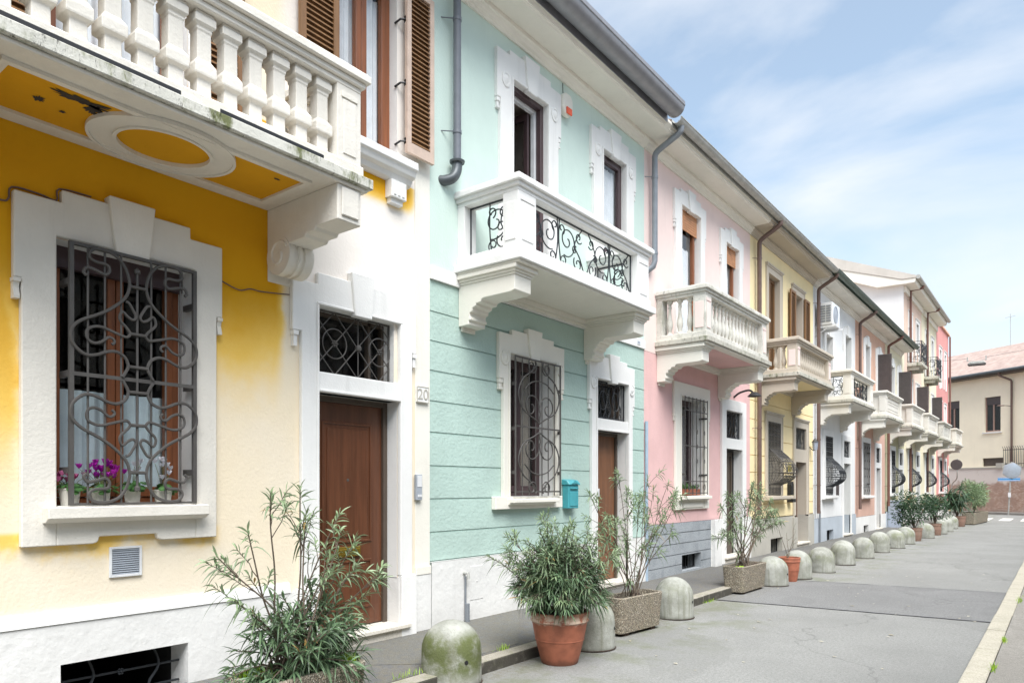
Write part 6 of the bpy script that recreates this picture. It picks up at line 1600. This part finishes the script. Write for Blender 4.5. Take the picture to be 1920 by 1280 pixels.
# twig in the small pot
tw = oleander((1.40, 12.22, .36), [(1.3, 12.0, .85), (1.42, 12.5, .95), (1.5, 12.25, .72), (1.3, 12.4, .78)], 'nearly bare twiggy plant in the small terracotta pot', 61, 'leaf', 1, .05, .008, 3, .02, .12, r0=.005, group=None, cat='plant')
def bush(loc, rx, rz_, n, label, seed, leaf='leaf_b', name='bush', L=.07, w=.035, ry_=None, group=None, trunk=.25):
    rnd = random.Random(seed); t = thing(name, loc, label, 'shrub', group); st = MB(); lf = MB(); ti = []; O = Vector(loc); C0 = O + Vector((0, 0, trunk + rz_ * .8)); ry_ = ry_ or rx
    lobes = [(C0 + Vector((rnd.uniform(-.5, .5) * rx, rnd.uniform(-.5, .5) * ry_, rnd.uniform(-.5, .5) * rz_)), rnd.uniform(.45, .7)) for _ in range(9)]
    for c, k in lobes:
        st.tube(cr_spline([O, O.lerp(c, .5) + Vector((0, 0, .05)), c], 4), .014, 5, r1=.005)
    for _ in range(n):
        c, k = rnd.choice(lobes); v = Vector((rnd.gauss(0, 1), rnd.gauss(0, 1), rnd.gauss(0, 1))).normalized() * (rnd.random() ** .4)
        p = c + Vector((v.x * rx * k, v.y * ry_ * k, v.z * rz_ * k)); leaf_blade(lf, ti, p, (v + Vector((rnd.gauss(0, .5), rnd.gauss(0, .5), .2))), L * rnd.uniform(.7, 1.2), w, rnd, .2)
    st.build('stems', 'stem', t, smooth=True); lf.build('foliage', leaf, t, tint=ti); return t
bush((1.57, 23.75, .35), .62, .52, 2600, 'larger round glossy bush in a pot beside the bollards', 71, group='round potted bushes')
bush((1.67, 27.06, .35), .52, .42, 1800, 'smaller round glossy bush in a pot beyond the larger one', 72, group='round potted bushes')
bush((1.98, 36.4, .5), .5, .75, 2600, 'spreading grey-green bush in the long planter box near the crossing', 73, 'leaf', ry_=1.6, L=.14, w=.03)
# tall spiky plant
def spiky(loc, h, label, seed):
    rnd = random.Random(seed); t = thing('spiky_plant', loc, label, 'plant'); st = MB(); lf = MB(); ti = []; O = Vector(loc)
    for k in range(5):
        top = O + Vector((rnd.gauss(0, .2), rnd.gauss(0, .4), h * rnd.uniform(.45, .95))); st.tube([O, O.lerp(top, .5), top], .025, 6, r1=.015)
        for z in (.5, .75, 1.0):
            c = O.lerp(top, z)
            for _ in range(42):
                d = Vector((rnd.gauss(0, 1), rnd.gauss(0, 1), rnd.uniform(-.2, 1.2))); leaf_blade(lf, ti, c, d, rnd.uniform(.35, .6), .035, rnd, .5)
    st.build('stems', 'stem', t, smooth=True); lf.build('foliage', 'leaf_b', t, tint=ti)
spiky((1.62, 33.8, .4), 1.2, 'tall dark spiky plant in a pot before the cream and red buildings', 81)

# cyclamen pots on the window sill of the yellow house
def cyclamen(loc, petal, label, seed, nf=12, pr=.05, ph=.10, tall=1., name='cyclamen_pot', nl=22):
    rnd = random.Random(seed); t = thing(name, loc, label, 'potted flower', 'potted cyclamens on the window sill'); mb = MB()
    mb.lathe([(pr * .8, 0), (pr, ph * .92), (pr * 1.06, ph * .93), (pr * 1.06, ph), (pr * .92, ph), (pr * .9, ph * .85)], 0, 0, 0, 20); mb.f = mb.f[:-1]; mb.mi = mb.mi[:-1]; mb.build('pot', 'pot_w', t, local=True, smooth=True)
    lf = MB(); ti = []; O = Vector((0, 0, ph * .9))
    for k in range(nl):
        a = rnd.uniform(0, 6.28); rr = rnd.uniform(.03, .10); c = O + Vector((math.cos(a) * rr, math.sin(a) * rr, rnd.uniform(.0, .05) - rr * .25)); s = rnd.uniform(.022, .036)
        nn = Vector((math.cos(a) * .5, math.sin(a) * .5, .8)).normalized(); u = nn.orthogonal().normalized(); v = nn.cross(u); sh = rnd.random()
        pts = [c + nn * .006] + [c + (u * math.cos(q) + v * math.sin(q)) * s * (1 - .12 * math.cos(2 * q)) for q in [i * math.pi / 4 for i in range(8)]]
        lf.add(pts, [(0, 1 + i, 1 + (i + 1) % 8) for i in range(8)]); ti += [(1 - sh * .5, 0, 0)] + [(sh * .5, 0, 0)] * 8
    lf.build('leaves', 'leaf_c', t, local=True, tint=ti)
    st = MB(); fl = MB(); ti = []
    for k in range(nf):
        e = O + Vector((rnd.gauss(0, .045), rnd.gauss(0, .06), rnd.uniform(.05, .13) * tall)); st.tube([O, O.lerp(e, .6) + Vector((0, 0, .01)), e], .0018, 4)
        for j in range(5):
            a = j * 1.256 + rnd.random(); d = Vector((math.cos(a) * .6, math.sin(a) * .6, .9)).normalized(); sd = d.cross(Vector((0, 0, 1))).normalized(); Lp, wp = .038, .012; sh = rnd.random()
            fl.add([e, e + d * Lp * .5 - sd * wp, e + d * Lp * .5 + sd * wp, e + d * Lp + Vector((0, 0, .004)) - sd * wp * .6, e + d * Lp + sd * wp * .6], [(0, 1, 2), (1, 3, 4, 2)]); ti += [(sh, 0, 0)] * 5
    st.build('flower_stems', 'stem_g', t, local=True); fl.build('petals', petal, t, local=True, tint=ti)
cyclamen((-.05, 1.90, 1.437), 'petal_p', 'white pot of dark pink cyclamen, leftmost on the grilled window sill', 1, 14, .062, .11)
cyclamen((-.04, 2.08, 1.437), 'petal_m', 'white pot of vivid magenta cyclamen on the grilled window sill', 2, 26, .062, .11, 1.35)
cyclamen((-.05, 2.29, 1.437), 'petal_w', 'tall white pot of leafy cyclamen right of the magenta one', 3, 5, .055, .13, 1.5)
cyclamen((-.05, 2.50, 1.437), 'petal_w', 'white pot of white cyclamen, rightmost on the grilled window sill', 4, 8, .06, .10, 1.6)

# flower box of the pink window, red pot plant
fx = thing('window_box', (.04, 11.45, 1.43), 'narrow window box with small red flowers behind the pink house grille', 'window box')
m = MB(); m.box(-.12, .02, 11.1, 11.8, 1.425, 1.53); m.build('box', 'terra', fx)
lfm = MB(); ti = []; rnd = random.Random(9)
for _ in range(160): leaf_blade(lfm, ti, Vector((rnd.uniform(-.1, .02), rnd.uniform(11.1, 11.8), 1.53)), Vector((rnd.gauss(0, .5), rnd.gauss(0, .5), 1)), rnd.uniform(.06, .16), .014, rnd, .2)
lfm.build('foliage', 'leaf_c', fx, tint=ti)

# utility cabinet and posts
uc = thing('utility_cabinet', (.12, 28.9, .12), 'blue-grey metal utility cabinet against the greenish stone house', 'cabinet')
m = MB(); m.box(.04, .36, 28.45, 29.25, .13, 1.05); m.build('casing', 'cabinet', uc, bevel=.01)
m = MB(); m.box(.02, .38, 28.43, 29.27, 1.05, 1.09); m.build('lid', 'cabinet', uc, bevel=.006)
m = MB(); m.box(.361, .366, 28.50, 28.84, .2, 1.0); m.box(.361, .366, 28.86, 29.2, .2, 1.0); m.build('door_leaf', 'cabinet', uc, bevel=.004)
pp = thing('gas_pipe', (.06, 19.35, .1), 'thin grey riser pipe on the white house base', 'pipe')
m = MB(); m.tube([(.06, 19.35, .12), (.06, 19.35, .95)], .025, 8); m.build('tube', 'pipe_g', pp, smooth=True)
# small litter: pale leaves on the road
mb = MB(); ti = []; rnd = random.Random(12)
for _ in range(70):
    x, y = rnd.uniform(1.2, 4.2), rnd.uniform(3.5, 16); a = rnd.uniform(0, 6.28); s = rnd.uniform(.008, .022)
    mb.add([(x + s * math.cos(a + q) * (1.6 if q in (0, math.pi) else .6), y + s * math.sin(a + q), .006 + rnd.uniform(0, .006)) for q in (0, math.pi / 2, math.pi, 4.71)], [(0, 1, 2, 3)]); ti += [(rnd.random(), 0, 0)] * 4
tag(mb.build('leaf_litter', m_leaf('dry_leaf', '8F8468', 'D8D2BE'), tint=ti), 'scattered pale dry leaves and bits of litter on the asphalt', 'litter', kind='stuff')

# ================================================================== unseen building added behind the camera to dim window reflections and balcony undersides
ob = thing('added_opposite_building', (8.4, 16, .1), 'long plain grey building, unseen, added behind the camera to dim the light on the street', 'building')
def opposite():
    mb = MB(); ys = [-14.]; holes = []
    for k in range(13):
        a = -12 + k * 4.5
        for q in (a + .8, a + 2.8):
            for z0, z1 in ((1.1, 2.7), (3.6, 4.9)): holes.append((q, q + .95, z0, z1))
    ys = sorted({-14., 46.} | {v for h in holes for v in h[:2]}); zs = sorted({0., 5.6} | {v for h in holes for v in h[2:]})
    for j in range(len(zs) - 1):
        for k in range(len(ys) - 1):
            a, b, c, d = ys[k], ys[k + 1], zs[j], zs[j + 1]
            if any(h[0] < (a + b) / 2 < h[1] and h[2] < (c + d) / 2 < h[3] for h in holes): continue
            mb.add([(8.4, a, c), (8.4, b, c), (8.4, b, d), (8.4, a, d)], [(0, 1, 2, 3)])
    for a, b, c, d in holes:
        mb.add([(8.4, a, c), (8.7, a, c), (8.7, a, d), (8.4, a, d), (8.4, b, c), (8.7, b, c), (8.7, b, d), (8.4, b, d)], [(0, 1, 2, 3), (4, 7, 6, 5), (0, 4, 5, 1), (3, 2, 6, 7)])
    mb.box(12, 12.2, -14, 46, 0, 5.6); mb.box(8.42, 12, -14, -13.8, 0, 5.6); mb.box(8.42, 12, 45.8, 46, 0, 5.6)
    mb.build('wall', stucco('added_building_render', 'ABA8A2', .3, 30, .1, .1), ob)
    for a, b, c, d in holes[:100]:
        f = MB(); frame_box(f, 8.6, 8.65, a, b, c, d, .06); f.box(8.6, 8.65, (a + b) / 2 - .03, (a + b) / 2 + .03, c + .06, d - .06); f.box(8.66, 8.68, a, b, c, d); f.build('window', 'shut_dk', ob)
    rf = MB(); rf.prism([(7.9, 5.61), (7.9, 5.7), (10.0, 6.5), (12.4, 5.7), (12.4, 5.61)], -14.2, 46.2, 'y'); rf.build('roof', 'tiles', ob)
opposite()
